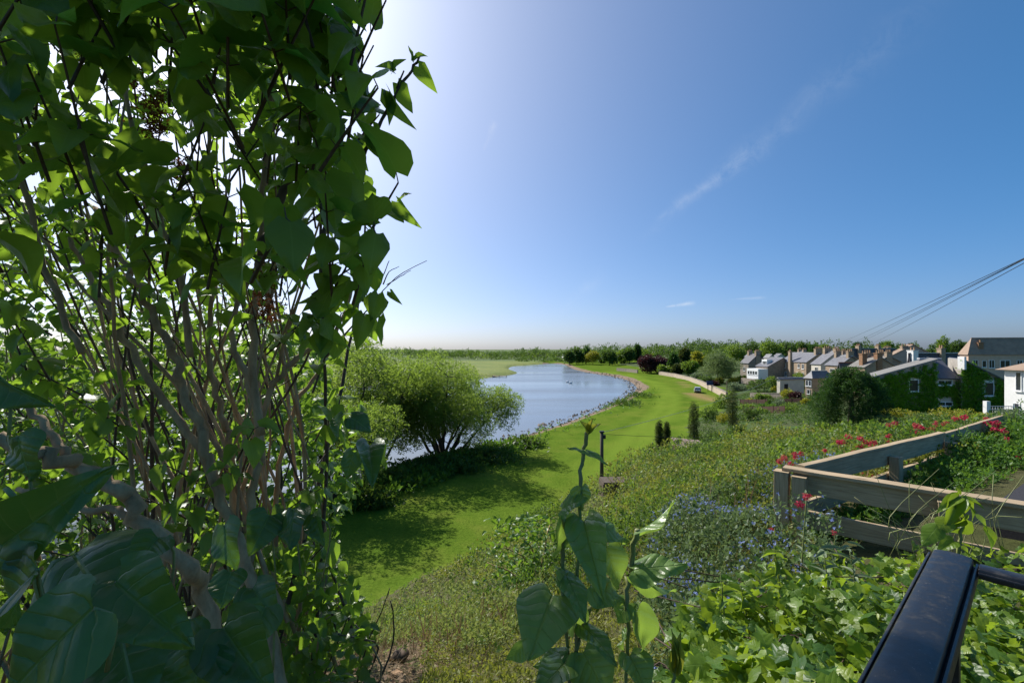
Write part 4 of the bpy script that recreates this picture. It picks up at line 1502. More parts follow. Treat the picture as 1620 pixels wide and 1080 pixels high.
split_leaves(leafs, 265, lil_me, lil, M['lilac'], [heart(4, 4, 0.3, 0.35, 0.05, 0.4), heart(4, 4, 0.15, 0.2, 0.3, 0.8), heart(4, 4, 0.5, 0.5, 0, 0.4)], 'foliage')
# withered flower heads
for (px, py, d, r) in ((415, 462, 1.5, 0.05), (425, 490, 1.55, 0.04), (240, 150, 1.3, 0.04), (245, 200, 1.35, 0.035), (545, 140, 1.7, 0.035), (135, 70, 1.4, 0.035), (330, 90, 1.6, 0.035), (290, 270, 1.5, 0.03)):
    c = P(px, py, d)
    n = 130
    q = rng.normal(size=(n, 3)) * r * np.array([0.5, 0.5, 0.75]) + np.array(c)
    scatter('seed_head', SPRAYS[0][0], SPRAYS[0][1], q, rot_frames(rand_dirs(n), rand_dirs(n)), np.full(n, 0.011), rng.random(n), M['brown_flower'], lil)['kind'] = 'stuff'

# shrubs behind the lilac, further down the slope
bs = empty('privet_bush', (-3.4, 5.5, ground_z(-3.4, 5.5)))
tag(bs, 'sunlit small-leaved bush behind the stems of the lilac', 'bush')
bl = []
for i in range(14500):
    px, py = random.uniform(-160, 600), random.uniform(330, 1000)
    if px > 520 and py < 640:
        continue
    d = random.uniform(3.4, 6.4)
    p = P(px, py, d)
    edge = np.interp(py, [330, 400, 480, 560, 640, 760, 850, 950, 1000], [60, 260, 440, 535, 575, 570, 530, 575, 590])
    if px > edge or p.z < ground_z(p.x, p.y) - 0.1:
        continue
    if py < 480 and random.random() < 0.4:
        continue
    o_ = Vector((random.gauss(0, 1), random.gauss(0, 1), random.gauss(-0.3, 0.6))).normalized()
    sz = random.uniform(0.06, 0.11)
    bl.append((p, p + o_ * sz, sz * 0.7, Vector((random.gauss(0, .6), random.gauss(-.2, .6), 1)).normalized()))
M['privet'] = leaf_mat('privet_leaf', [(0.04, 0.11, 0.018), (0.07, 0.16, 0.02), (0.11, 0.21, 0.03)], (0.30, 0.50, 0.03), 0.42, 0.4, 0.35)
pv_me = [tmpl_mesh('privet_blade', T, M['privet']) for T in HEARTS[:3]]
split_leaves(bl, 60, pv_me, bs, M['privet'], LOWP, 'foliage')
for i in range(46):
    b = P(random.uniform(-120, 520), random.uniform(880, 1000), random.uniform(3.6, 5.6))
    b.z = ground_z(b.x, b.y) - 0.1
    tpx = random.uniform(-150, 540)
    tp = P(tpx, random.uniform(430, 620), random.uniform(3.6, 6))
    stem([b, b.lerp(tp, 0.5) + Vector((random.gauss(0, .2), random.gauss(0, .2), .15)), tp], random.uniform(0.010, 0.024), 0.005, random.choice(('bark', 'twig')), bs, 5, 5)

# a dark-leaved bush at the foot of the lilac
fb = empty('ivy_bush', (-1.2, 3.4, ground_z(-1.2, 3.4)))
tag(fb, 'dark green leafy growth at the foot of the lilac stems', 'bush')
fl = []
for i in range(1500):
    px, py, d = random.gauss(470, 75), random.uniform(860, 1150), random.uniform(2.0, 3.6)
    if px > np.interp(py, [860, 920, 980, 1080, 1150], [520, 555, 590, 600, 600]):
        continue
    p = P(px, py, d)
    o_ = Vector((random.gauss(0, 1), random.gauss(0, 1), random.gauss(-0.2, 0.6))).normalized()
    sz = random.uniform(0.05, 0.085)
    fl.append((p, p + o_ * sz, sz * 0.85, Vector((random.gauss(0, .5), random.gauss(-.3, .5), 1)).normalized()))
split_leaves(fl, 60, lil_me, fb, M['lilac'], LOWP, 'foliage')
for i in range(16):
    b = P(random.uniform(420, 590), 1130, random.uniform(2.2, 3.2))
    stem([b, b + Vector((random.gauss(0, .1), random.gauss(0, .1), .3)), b + Vector((random.gauss(0, .2), random.gauss(0, .2), random.uniform(.4, .9)))], 0.007, 0.003, random.choice(('bark', 'twig')), fb, 4, 5)

# ------------------------------------------------------------------ lilac shoots in the middle
sh = empty('lilac_shoot', (0.12, 0.8, 10.2))
tag(sh, 'young lilac shoots with large veined leaves in front of the lawn', 'lilac shoot')
sh_me = [tmpl_mesh('shoot_blade', T, M['shoot']) for T in FINE]
bud_me = [tmpl_mesh('bud_blade', T, M['bud']) for T in FINE]
DS = 0.78


def Z5(zx, zy, d=DS):
    return P(780 + zx * 0.4072, 640 + zy * 0.4074, d)


for l, r in (([(372, 98), (352, 190), (340, 330), (330, 640), (322, 900), (318, 1250)], 0.0038), ([(275, 430), (272, 600), (272, 760), (290, 960), (310, 1250)], 0.0042),
             ([(560, 480), (532, 640), (520, 780), (520, 1000), (500, 1250)], 0.0048), ([(418, 690), (375, 800), (320, 940), (300, 1080), (290, 1250)], 0.0042)):
    stem([Z5(a_, b_, DS * (1.0 + 0.02 * (k % 2))) for k, (a_, b_) in enumerate(l)], r, r * 0.62, 'green_stem', sh, 5, 8)
C_ = (0, -1, 0)
for k, (bx, by, tx, ty, w, fc, dd, m) in enumerate((
        (232, 738, 138, 962, 215, (-.1, -.8, .6), -.02, 0), (268, 440, 262, 612, 105, (.55, -.75, -.3), .0, 3), (268, 405, 352, 348, 92, (.1, -.8, .6), -.03, 0), (345, 320, 352, 415, 92, (.5, -.6, .6), .03, 2),
        (352, 452, 412, 700, 140, (-.35, -.8, .5), -.03, 1), (415, 470, 535, 528, 88, (.1, -.6, .8), .03, 2), (440, 560, 512, 715, 105, (.2, -.85, .4), .03, 1), (285, 665, 368, 828, 92, (.3, -.8, .5), -.02, 0),
        (380, 700, 525, 760, 120, (.0, -.7, .75), .02, 2), (352, 862, 484, 985, 88, (.3, -.7, .6), -.04, 0), (562, 488, 735, 415, 72, (.2, -.5, -.8), .0, 1), (548, 640, 758, 612, 120, (.05, -.6, .8), -.02, 2),
        (556, 660, 716, 778, 72, (-.3, -.7, -.5), .02, 1), (560, 800, 622, 1005, 105, (.5, -.8, .2), .0, 1), (292, 990, 160, 1110, 118, (-.1, -.6, .8), -.05, 0), (125, 925, 48, 1008, 62, (-.4, -.7, -.4), .0, 3),
        (350, 960, 470, 1150, 180, (.1, -.7, .7), .02, 0), (530, 975, 620, 1120, 120, (.3, -.8, .4), .0, 1), (290, 965, 150, 1010, 80, (0, -.5, .9), .02, 2), (330, 800, 300, 920, 66, (.5, -.7, .2), .03, 3), (255, 640, 365, 715, 70, (0, -.5, .9), .05, 2),
        (354, 178, 288, 164, 28, (0, -.35, .95), 0, 2), (364, 182, 452, 226, 36, (.1, -.5, .85), 0, 0), (520, 770, 470, 850, 80, (0, -.7, .7), .04, 0), (536, 800, 560, 770, 40, (0, -.8, .4), 0, 3), (520, 900, 480, 930, 70, (0, -.6, .8), .03, 1))):
    if fc[2] > 0.35:
        dd -= 0.8 * max(0, ty - by) * 0.4074 / FPX * DS
        fc = (fc[0], fc[1], fc[2] + 0.6)
    b, t_ = Z5(bx, by), Z5(tx, ty, DS + dd)
    leaf_between('leaf', sh_me[m], b, t_, 1.18 * w * 0.4072 / FPX * (DS + dd * 0.5), fc, sh)
for (bx, by, tx, ty, w, fc, m) in ((370, 105, 347, 62, 32, (.4, -.8, .3), 3), (372, 104, 383, 52, 24, (-.5, -.8, .2), 3), (374, 104, 410, 70, 27, (-.2, -.7, .6), 1), (400, 790, 442, 695, 30, (-.4, -.8, .2), 3), (395, 785, 408, 690, 26, (.6, -.8, .2), 3)):
    leaf_between('bud', bud_me[m], Z5(bx, by), Z5(tx, ty, DS - 0.01), w * 0.4072 / FPX * DS, fc, sh)
s2 = empty('lilac_bud_shoot', P(1070, 1130, .7))
tag(s2, 'single yellow-green furled bud on a short stem beside the lilac shoots', 'bud')
stem([Z5(690, 1250, .72), Z5(700, 1080, .72), Z5(712, 1010, .72)], 0.003, 0.002, 'green_stem', s2, 4, 6)
for (bx, by, tx, ty, w, fc) in ((708, 1025, 716, 880, 46, (.6, -.8, .1)), (710, 1025, 722, 888, 46, (-.6, -.8, .1)), (712, 1022, 700, 905, 40, (-.2, -.9, .2))):
    leaf_between('leaf', bud_me[3], Z5(bx, by, .72), Z5(tx, ty, .72), w * 0.4072 / FPX * .72, fc, s2)

# leafy sapling on the slope behind the shoots
sp_ = empty('privet_sapling', on_ground(835, 7.5))
tag(sp_, 'leafy sapling with pale bare twigs on the slope behind the lilac shoots', 'sapling')
sl = []
for i in range(620):
    px, py = random.gauss(838, 32), random.uniform(815, 950)
    p = P(px, py, random.uniform(6.2, 7.6))
    o_ = Vector((random.gauss(0, 1), random.gauss(0, 1), random.gauss(-0.1, 0.6))).normalized()
    sz = random.uniform(0.07, 0.12)
    sl.append((p, p + o_ * sz, sz * 0.55, Vector((random.gauss(0, .6), random.gauss(-.2, .6), 1)).normalized()))
split_leaves(sl, 80, pv_me, sp_, M['privet'], HEARTS[:3], 'foliage')
for l in ([(850, 960), (835, 890), (800, 865)], [(840, 960), (845, 880), (828, 850)], [(850, 960), (855, 900), (870, 830)], [(835, 960), (815, 910), (770, 890)]):
    stem(PS(l, 6.9), 0.016, 0.008, 'bark', sp_, 4, 5)

# ------------------------------------------------------------------ the town
def ground_hit(px, py, d0=3.0, d1=700.0):
    d = np.concatenate([np.arange(d0, 60, 0.1), np.arange(60, d1, 0.5)])
    x = (px - 810) / FPX * d
    z = CZ - (py - HZ) / FPX * d
    g = H(x, d)
    i = np.argmax(z < g)
    if not (z < g).any():
        i = len(d) - 1
    return Vector((x[i], d[i], g[i]))


def slab(mb, a_, b_, c, d, th=0.12):
    """roof slope: quad a b c d with thickness below it"""
    a_, b_, c, d = map(Vector, (a_, b_, c, d))
    n = (b_ - a_).cross(d - a_).normalized()
    if n.z < 0:
        n = -n
    lo = [p - n * th for p in (a_, b_, c, d)]
    k = len(mb.v)
    mb.v += [tuple(p) for p in (a_, b_, c, d)] + [tuple(p) for p in lo]
    mb.f += [[k, k + 1, k + 2, k + 3], [k + 7, k + 6, k + 5, k + 4]]
    for i in range(4):
        j = (i + 1) % 4
        mb.f.append([k + i, k + 4 + i, k + 4 + j, k + j])


def window(parent, c, right, out, w, h, frame='white_paint', bars=1, sill=True, trans=0):
    """a window with its frame proud of the wall and its pane set back inside it"""
    c, right, out = Vector(c), Vector(right).normalized(), Vector(out).normalized()
    up = Vector((0, 0, 1))
    t = max(0.06, 0.055 * w)
    mb = MB()
    for s_ in (-1, 1):
        mb.box(c + right * s_ * (w / 2 - t / 2) + out * 0.035, right * t / 2, up * h / 2, out * 0.035)
        mb.box(c + up * s_ * (h / 2 - t / 2) + out * 0.033, right * (w / 2 - t), up * t / 2, out * 0.033)
    for b in range(bars):
        mb.box(c + right * (w * ((b + 1) / (bars + 1) - 0.5)) + out * 0.03, right * t * 0.4, up * (h / 2 - t), out * 0.03)
    if trans:
        mb.box(c + up * 0.02 * h + out * 0.028, right * (w / 2 - t), up * t * 0.4, out * 0.028)
    o = mb.build('window', M[frame], parent)
    MB().box(c + out * 0.012, right * (w / 2 - t * 0.6), up * (h / 2 - t * 0.6), out * 0.012).build('pane', M['glass'], o)
    if sill:
        MB().box(c - up * (h / 2 + 0.05) + out * 0.07, right * (w / 2 + 0.08), up * 0.05, out * 0.07).build('sill', M[frame], o)
    for ch_ in o.children:
        ch_.matrix_parent_inverse = Matrix.Identity(4)
    return o


def chimney(parent, c, u, v, w, d, z0, z1, mat='stone', pots=2):
    mb = MB()
    c = Vector((c[0], c[1], 0))
    mb.box(c + Vector((0, 0, (z0 + z1) / 2)), u * w / 2, v * d / 2, Vector((0, 0, (z1 - z0) / 2)))
    mb.box(c + Vector((0, 0, z1 + 0.07)), u * (w / 2 + 0.07), v * (d / 2 + 0.07), Vector((0, 0, 0.07)))
    o = mb.build('chimney', M[mat], parent)
    for i in range(pots):
        p = c + u * w * ((i + 0.5) / pots - 0.5) + Vector((0, 0, z1 + 0.14))
        q = MB().tube([p, p + Vector((0, 0, 0.28)), p + Vector((0, 0, 0.5))], [0.14, 0.12, 0.13], 8).build('chimney_pot', M['pot'], o)
        q.matrix_parent_inverse = Matrix.Identity(4)
    return o


def house(label, phi, D, xa, xb, xc, ye, yr, ridge='u', wall='stone', roof='slate', name='house', cap='lead', zb=None, chim=(), wins=(), ov=0.25):
    f = math.radians(phi)
    u = Vector((math.sin(f), math.cos(f), 0))
    v = Vector((math.cos(f), -math.sin(f), 0))
    X, Y = (xb - 810) / FPX * D, D
    ta, tc = (xa - 810) / FPX, (xc - 810) / FPX
    L_ = (ta * Y - X) / (u.x - ta * u.y)
    W_ = (tc * Y - X) / (v.x - tc * v.y)
    ze = CZ - (ye - HZ) / FPX * D
    zr = CZ - (yr - HZ) / FPX * D
    c0 = Vector((X, Y, 0))
    z0 = (ground_z(X, Y) if zb is None else zb) - 1.2
    t = empty(name, (X, Y, z0))
    tag(t, label, 'house')

    def pt(a_, b_, z):
        return c0 + u * a_ + v * b_ + Vector((0, 0, z))
    mb = MB()
    cor = [(0, 0), (L_, 0), (L_, W_), (0, W_)]
    apex = {0: None, 1: None, 2: None, 3: None}
    if ridge == 'u':
        apex[3] = (0, W_ / 2)
        apex[1] = (L_, W_ / 2)
    elif ridge == 'v':
        apex[0] = (L_ / 2, 0)
        apex[2] = (L_ / 2, W_)
    for i in range(4):
        a_, b_ = cor[i], cor[(i + 1) % 4]
        pl = [pt(*a_, z0), pt(*b_, z0), pt(*b_, ze)]
        if apex[i]:
            pl.append(pt(*apex[i], zr - 0.06))
        pl.append(pt(*a_, ze))
        mb.poly(pl)
    mb.build('wall', M[wall], t)
    rb = MB()
    if ridge == 'u':
        sl = (zr - ze) / (W_ / 2)
        for s0, s1 in ((-ov, W_ / 2), (W_ + ov, W_ / 2)):
            slab(rb, pt(-ov, s0, ze - ov * sl + 0.06), pt(L_ + ov, s0, ze - ov * sl + 0.06), pt(L_ + ov, s1, zr + 0.06), pt(-ov, s1, zr + 0.06))
        capm = MB().box(pt(L_ / 2, W_ / 2, zr + 0.09), u * (L_ / 2 + ov), v * 0.13, Vector((0, 0, 0.06)))
    elif ridge == 'v':
        sl = (zr - ze) / (L_ / 2)
        for s0, s1 in ((-ov, L_ / 2), (L_ + ov, L_ / 2)):
            slab(rb, pt(s0, -ov, ze - ov * sl + 0.06), pt(s0, W_ + ov, ze - ov * sl + 0.06), pt(s1, W_ + ov, zr + 0.06), pt(s1, -ov, zr + 0.06))
        capm = MB().box(pt(L_ / 2, W_ / 2, zr + 0.09), u * 0.13, v * (W_ / 2 + ov), Vector((0, 0, 0.06)))
    else:
        s_ = min(L_, W_) / 2
        if L_ >= W_:
            r0, r1 = pt(s_, W_ / 2, zr), pt(L_ - s_, W_ / 2, zr)
        else:
            r0, r1 = pt(L_ / 2, s_, zr), pt(L_ / 2, W_ - s_, zr)
        e_ = [pt(-ov, -ov, ze), pt(L_ + ov, -ov, ze), pt(L_ + ov, W_ + ov, ze), pt(-ov, W_ + ov, ze)]
        if L_ >= W_:
            for pl in ([e_[0], e_[1], r1, r0], [e_[1], e_[2], r1], [e_[2], e_[3], r0, r1], [e_[3], e_[0], r0]):
                rb.poly(pl)
        else:
            for pl in ([e_[0], e_[1], r0], [e_[1], e_[2], r1, r0], [e_[2], e_[3], r1], [e_[3], e_[0], r0, r1]):
                rb.poly(pl)
        rb.poly([p - Vector((0, 0, 0.02)) for p in e_][::-1])
        capm = MB().box((r0 + r1) / 2 + Vector((0, 0, 0.02)), (r1 - r0) / 2 + (r1 - r0).normalized() * 0.05 if (r1 - r0).length > 0.1 else u * 0.1, (v if L_ >= W_ else u) * 0.12, Vector((0, 0, 0.06)))
    ro = rb.build('roof', M[roof], t)
    cm = capm.build('ridge_cap', M[cap], ro)
    cm.matrix_parent_inverse = Matrix.Identity(4)
    for (a_, b_, w, d, up, mat, pots) in chim:
        top = zr + up
        chimney(t, c0 + u * a_ * L_ + v * b_ * W_, v if ridge == 'u' else u, u if ridge == 'u' else v, w, d, ze - 0.5, top, mat, pots)
    for (face, fr, zf, w, h, bars) in wins:
        zc = z0 + 1.2 + (ze - z0 - 1.2) * zf
        if face == 'l':
            window(t, pt(fr * L_, 0, zc), u, -v, w, h, bars=bars)
        else:
            window(t, pt(0, fr * W_, zc), v, -u, w, h, bars=bars)
    t['span'] = (L_, W_)
    return t, pt, L_, W_, ze, zr, u, v


# rows of houses, the far ones first
house('dark slate house with a central chimney at the far end of the row', -8, 150, 1171, 1184, 1214, 574, 560, 'u', 'stone_grey', 'slate_dark', chim=((0.05, 0.5, 1.6, 0.8, 0.9, 'stone', 4), (0.95, 0.5, 1.4, 0.8, 0.9, 'stone', 3)), wins=(('l', 0.5, 0.6, 1.0, 1.3, 1), ('d', 0.3, 0.5, 1.0, 1.3, 1)))
for k, (xa, xb, xc, D, yr) in enumerate(((1208, 1216, 1226, 190, 560.5), (1222, 1229, 1243, 200, 559.5), (1178, 1184, 1196, 210, 559))):
    house(('small pale grey roof just behind the white dormer house', 'low slate roof beside the copper shrub behind the white dormer', 'distant grey roof peeping over the dark slate house')[k], -5, D, xa, xb, xc, yr + 5, yr, 'u', 'cream', 'slate', wins=(('l', .5, .6, 1, 1.2, 1),))
hA, ptA, LA, WA, zeA, zrA, uA, vA = house('sandstone house with a white dormer and white sun room on its lower side', -6, 131, 1196, 1214.5, 1262, 579.5, 566, 'u', 'stone_grey', 'slate')
# its white dormer and sun room are parts of it
d0, d1 = ptA(LA * 0.30, WA * 0.10, 0), ptA(LA * 0.75, WA * 0.28, 0)
mb = MB().box((d0 + d1) / 2 + Vector((0, 0, zeA + 0.75)), uA * LA * 0.22, vA * WA * 0.09, Vector((0, 0, 1.2)))
mb.build('dormer', M['white_paint'], hA)
window(hA, ptA(LA * 0.5, WA * 0.10, zeA + 1.0), uA, -vA, 2.0, 1.1, bars=2)
mb = MB().box(ptA(LA * 0.45, -1.6, zeA - 2.2), uA * LA * 0.5, vA * 1.5, Vector((0, 0, 1.5)))
mb.build('sun_room', M['white_paint'], hA)
for q in range(4):
    window(hA, ptA(LA * (0.12 + 0.22 * q), -3.1, zeA - 1.9), uA, -vA, 0.9, 1.1, bars=0)
MB().box(ptA(LA * 0.3, -4.2, zeA - 4.4), uA * LA * 0.8, vA * 0.25, Vector((0, 0, 0.8))).build('garden_wall', M['stone_grey'], hA)

hB, ptB, LB, WB, zeB, zrB, uB, vB = house('tall sandstone house with a chimney stack up its sunlit front wall', 0, 122, 1236, 1275.5, 1316, 572.5, 558.5, 'u', 'stone', 'slate',
      chim=((0.04, 0.5, 1.7, 0.8, 1.1, 'stone', 4),), wins=(('l', 0.12, 0.78, 0.9, 1.3, 1), ('l', 0.85, 0.78, 0.9, 1.3, 1), ('l', 0.28, 0.80, 0.9, 1.2, 1), ('l', 0.12, 0.38, 0.9, 1.3, 1), ('l', 0.34, 0.38, 0.9, 1.3, 1), ('l', 0.8, 0.36, 0.9, 1.3, 1)))
cc_ = ptB(LB * 0.58, -0.3, 0)
chimney(hB, cc_, uB, vB, 0.95, 0.6, ground_z(cc_.x, cc_.y) - 1, zrB + 0.35, 'stone', 2)
MB().box(ptB(LB * 0.66, -0.03, ground_z(cc_.x, cc_.y) + 1.3), uB * 0.5, vB * 0.03, Vector((0, 0, 1.3))).build('door', M['fence_brown'], hB)
house('cream gabled wing with one window facing the river', 0, 108, 1283.5, 1298.5, 1346, 575.5, 557, 'u', 'cream', 'slate', chim=((0.9, 0.5, 1.5, 0.8, 0.9, 'stone', 3), (0.05, 0.55, 1.2, 0.7, 0.7, 'stone', 3)), wins=(('l', 0.45, 0.72, 1.1, 1.5, 1),))
house('tan house with a dark window bay behind the dark conifer', 0, 97, 1306, 1328, 1366, 577.5, 563.5, 'u', 'stone', 'slate', chim=((0.1, 0.5, 1.2, 0.7, 0.9, 'stone', 3), (0.95, 0.5, 1.2, 0.7, 1.0, 'stone', 3)), wins=(('l', 0.5, 0.78, 1.4, 0.8, 1),))
house('low house with red ridge tiles and a sunlit cream gable', 4, 84, 1326, 1332, 1378, 584, 574, 'v', 'cream', 'slate_dark', cap='red_ridge', chim=())
house('pale-roofed house carrying two brick chimneys', 0, 78, 1344, 1368, 1418, 580, 565, 'u', 'stone', 'roof_grey', chim=((0.05, 0.45, 0.9, 0.8, 0.6, 'brick', 2), (0.35, 0.12, 0.8, 0.8, 0.5, 'brick', 1), (0.8, 0.5, 1.2, 0.7, 0.6, 'stone', 3)), cap='red_ridge')
house('long dark slate roof behind the chimney cluster', 0, 135, 1346, 1349, 1418, 566, 551.5, 'v', 'stone_grey', 'slate_dark', chim=((0.5, 0.15, 1.4, 0.8, 0.8, 'stone', 3), (0.5, 0.6, 1.4, 0.8, 0.8, 'stone', 3)))
house('grey gabled house with brown verges facing the camera and cream side walls', 3, 112, 1405, 1412, 1476, 561, 545, 'u', 'harl', 'tile_brown', cap='red_ridge', chim=((0.35, 0.32, 1.3, 0.8, -0.4, 'stone', 2),))
house('dark low slate roof with a stone chimney between the gabled house and the pink terrace', 4, 76, 1438, 1441, 1514, 570, 559, 'v', 'cream', 'slate_dark', chim=((0.5, 0.68, 0.9, 0.7, 0.75, 'stone', 2), (0.5, 0.06, 1.3, 0.8, 0.4, 'white_wall', 2)))
house('small grey roof with one chimney next to the pink terrace', 3, 105, 1508, 1513, 1546, 570, 558.5, 'v', 'harl', 'slate', chim=((0.5, 0.5, 0.8, 0.7, 0.8, 'stone', 1),))
house('two-storey pink stone terrace with a brown hipped roof and tall chimney', 14, 88, 1518, 1532, 1705, 561, 534.5, 'hip', 'stone_pink', 'tile_brown', cap='tile_brown', zb=4.5,
      chim=((0.45, 0.13, 1.7, 0.8, -1.0, 'brick', 4),), wins=(('d', 0.065, 0.70, 0.9, 1.5, 1), ('d', 0.15, 0.70, 0.7, 1.3, 0), ('d', 0.22, 0.70, 0.9, 1.5, 1), ('d', 0.345, 0.70, 1.6, 1.5, 1), ('d', 0.48, 0.70, 0.9, 1.5, 1)))
house('white harled house with tall paired windows at the picture edge', 0, 36, 1589, 1720, 1800, 590, 566, 'hip', 'white_wall', 'tile_brown', cap='tile_brown', zb=4.6, ov=0.45,
      wins=(('l', 0.80, 0.80, 0.5, 1.7, 0), ('l', 0.66, 0.80, 0.5, 1.7, 0), ('l', 0.82, 0.26, 0.45, 1.5, 0), ('l', 0.68, 0.26, 0.45, 1.5, 0), ('l', 0.4, 0.8, 0.6, 1.6, 0)))
house('small stone outbuilding with a hipped slate roof beside the dark conifer', -18, 88, 1273.5, 1285, 1318, 598.5, 587, 'hip', 'stone', 'slate', wins=(('l', 0.3, 0.72, 0.55, 1.1, 0), ('l', 0.7, 0.72, 0.55, 1.1, 0), ('l', 0.5, 0.25, 0.6, 0.9, 0)), chim=())
hG, ptG, LG, WG, zeG, zrG, uG, vG = house('flat-roofed pale garage with a dark square opening', -12, 96, 1229, 1234, 1272, 599.5, 598.2, 'v', 'cream', 'slate_dark')
MB().box(ptG(-0.03, WG * 0.25, zeG - 1.6), vG * 0.45, uG * 0.03, Vector((0, 0, 0.55))).build('opening', M['dark'], hG)  # solid near-black panel on the wall, painted shade for the unlit inside

for (xa, xb, xc, D, ye, yr, wl_, rf_, lab_) in ((1248, 1256, 1290, 165, 563, 556, 'stone', 'slate', 'slate roof peeping over the tall sandstone house'), (1296, 1306, 1338, 150, 562, 555, 'cream', 'slate_dark', 'dark roof behind the cream gabled wing'),
                                                (1322, 1332, 1358, 118, 567, 559.5, 'stone', 'slate', 'slate roof with paired chimneys behind the tan house'), (1376, 1388, 1424, 98, 572, 562.5, 'stone_grey', 'roof_grey', 'pale roof between the brick chimneys and gabled house'), (1392, 1398, 1416, 150, 560, 553.5, 'cream', 'slate', 'small far slate roof left of the gabled house')):
    house(lab_, 0, D, xa, xb, xc, ye, yr, 'u', wl_, rf_, chim=((0.05, 0.5, 1.2, 0.7, 0.7, 'stone', 3), (0.95, 0.5, 1.2, 0.7, 0.7, 'stone', 3)))

# ------------------------------------------------------------------ the ivy-covered house
DI = 53.0
iv = empty('ivy_house', P(1480, 660, DI))
tag(iv, 'wide two-gabled house smothered in green ivy with a grey lean roof', 'house')


def Q(px, py, dd=0.0):
    p = P(px, py, DI)
    return Vector((p.x, p.y + dd, p.z))


ZB = Q(1480, 672).z
BK = 11.0


def wallpoly(pts, back, mat, name='wall'):
    """a prism: the outline facing the camera, pushed back by 'back' metres"""
    f = [Vector(p) for p in pts]
    b = [p + Vector((back * 0.62, back * 0.8, 0)) for p in f]
    mb = MB()
    mb.poly(f)
    mb.poly(b[::-1])
    for i in range(len(f)):
        j = (i + 1) % len(f)
        mb.poly([f[i], b[i], b[j], f[j]])
    return mb.build(name, M[mat], iv)


wallpoly([Q(1379, 672), Q(1480, 672), Q(1480, 568.6), Q(1379, 596)], BK, 'harl')
wallpoly([Q(1480.2, 672, .6), Q(1520, 672, .6), Q(1520, 597, .6), Q(1480.2, 597, .6)], BK - 1, 'cream')
wallpoly([Q(1520.2, 672), Q(1596, 672), Q(1596, 606), Q(1521.5, 568.5)], BK, 'harl')
mb = MB()
a_, b_ = Q(1374, 596.3, -.3), Q(1480.5, 567.3, -.3)
slab(mb, a_, b_, b_ + Vector(((BK + .4) * .62, (BK + .4) * .8, 0)), a_ + Vector(((BK + .4) * .62, (BK + .4) * .8, 0)), 0.15)
r1 = mb.build('roof', M['roof_grey'], iv)
mb = MB()
a_, b_ = Q(1520.3, 567.3, -.3), Q(1600, 607, -.3)
slab(mb, a_, b_, b_ + Vector(((BK + .4) * .62, (BK + .4) * .8, 0)), a_ + Vector(((BK + .4) * .62, (BK + .4) * .8, 0)), 0.15)
mb.build('roof', M['slate'], iv)
mb = MB()
e0, e1 = Q(1480.8, 598.5, 0.1), Q(1519.8, 598.5, 0.1)
zt = CZ - (569.5 - HZ) / FPX * DI
slab(mb, e0, e1, Vector((e1.x + 3.5, DI + 6.2, zt)), Vector((e0.x + 3.5, DI + 6.2, zt)), 0.12)
ro = mb.build('roof', M['slate_dark'], iv)
cmx = MB().box(Vector(((e0.x + e1.x) / 2 + 3.5, DI + 6.25, zt + 0.06)), Vector(((e1.x - e0.x) / 2, 0, 0)), Vector((0, .2, 0)), Vector((0, 0, .09))).build('ridge_cap', M['lead'], ro)
cmx.matrix_parent_inverse = Matrix.Identity(4)
MB().box(Q(1520.2, 574, -.12), Vector((.12, 0, 0)), Vector((0, .4, 0)), Vector((0, 0, .75))).build('parapet', M['white_wall'], iv)
for (px, py, w, h, bars, dd) in ((1444.5, 609.5, 1.1, 1.35, 0, 0), (1501.5, 605.5, 1.75, 0.62, 1, .6), (1502, 639.5, 1.8, 0.55, 1, .6), (1563.5, 615, 1.1, 1.55, 0, 0)):
    window(iv, Q(px, py, dd - 0.05), (1, 0, 0), (0, -1, 0), w, h, bars=bars)
    MB().box(Q(px, py, dd - 0.01), (w * .62, 0, 0), (0, .02, 0), (0, 0, h * .68)).build('surround', M['white_wall'] if dd == 0 else M['cream'], iv)
# the ivy itself, hugging the walls
n = 11000
ix = rng.uniform(1381, 1594, n)
top = np.interp(ix, [1381, 1480, 1481, 1519.5, 1520, 1535, 1556, 1575, 1594], [602, 578, 611, 611, 572, 577, 590, 604, 606])
top = top + 3.5 * np.sin(ix * 0.33) + 2 * np.sin(ix * 0.9 + 1)
iy = 672 - (672 - top) * rng.random(n)
ok = np.ones(n, bool)
for (px, py, w, h) in ((1444.5, 610, 9.0, 11), (1502, 637.5, 13, 8), (1563.5, 614, 9.5, 14)):
    ok &= ~((np.abs(ix - px) < w) & (np.abs(iy - py) < h))
ix, iy = ix[ok], iy[ok]
n = len(ix)
dep = np.where((ix > 1480) & (ix < 1520), DI + 0.6, DI) - 0.06 - 0.24 * rng.random(n) * (0.6 + 0.4 * np.sin(ix * 0.5) * np.sin(iy * 0.4))
ipt = np.stack([(ix - 810) / FPX * DI, dep, CZ - (iy - HZ) / FPX * DI], -1)
ivy_o = veg_sized('wall_ivy', 'dense green ivy covering the walls of the two-gabled house', 'ivy', ipt, np.full(n, 0.21), 'wall_ivy', kind='thing', tilt=1.6)

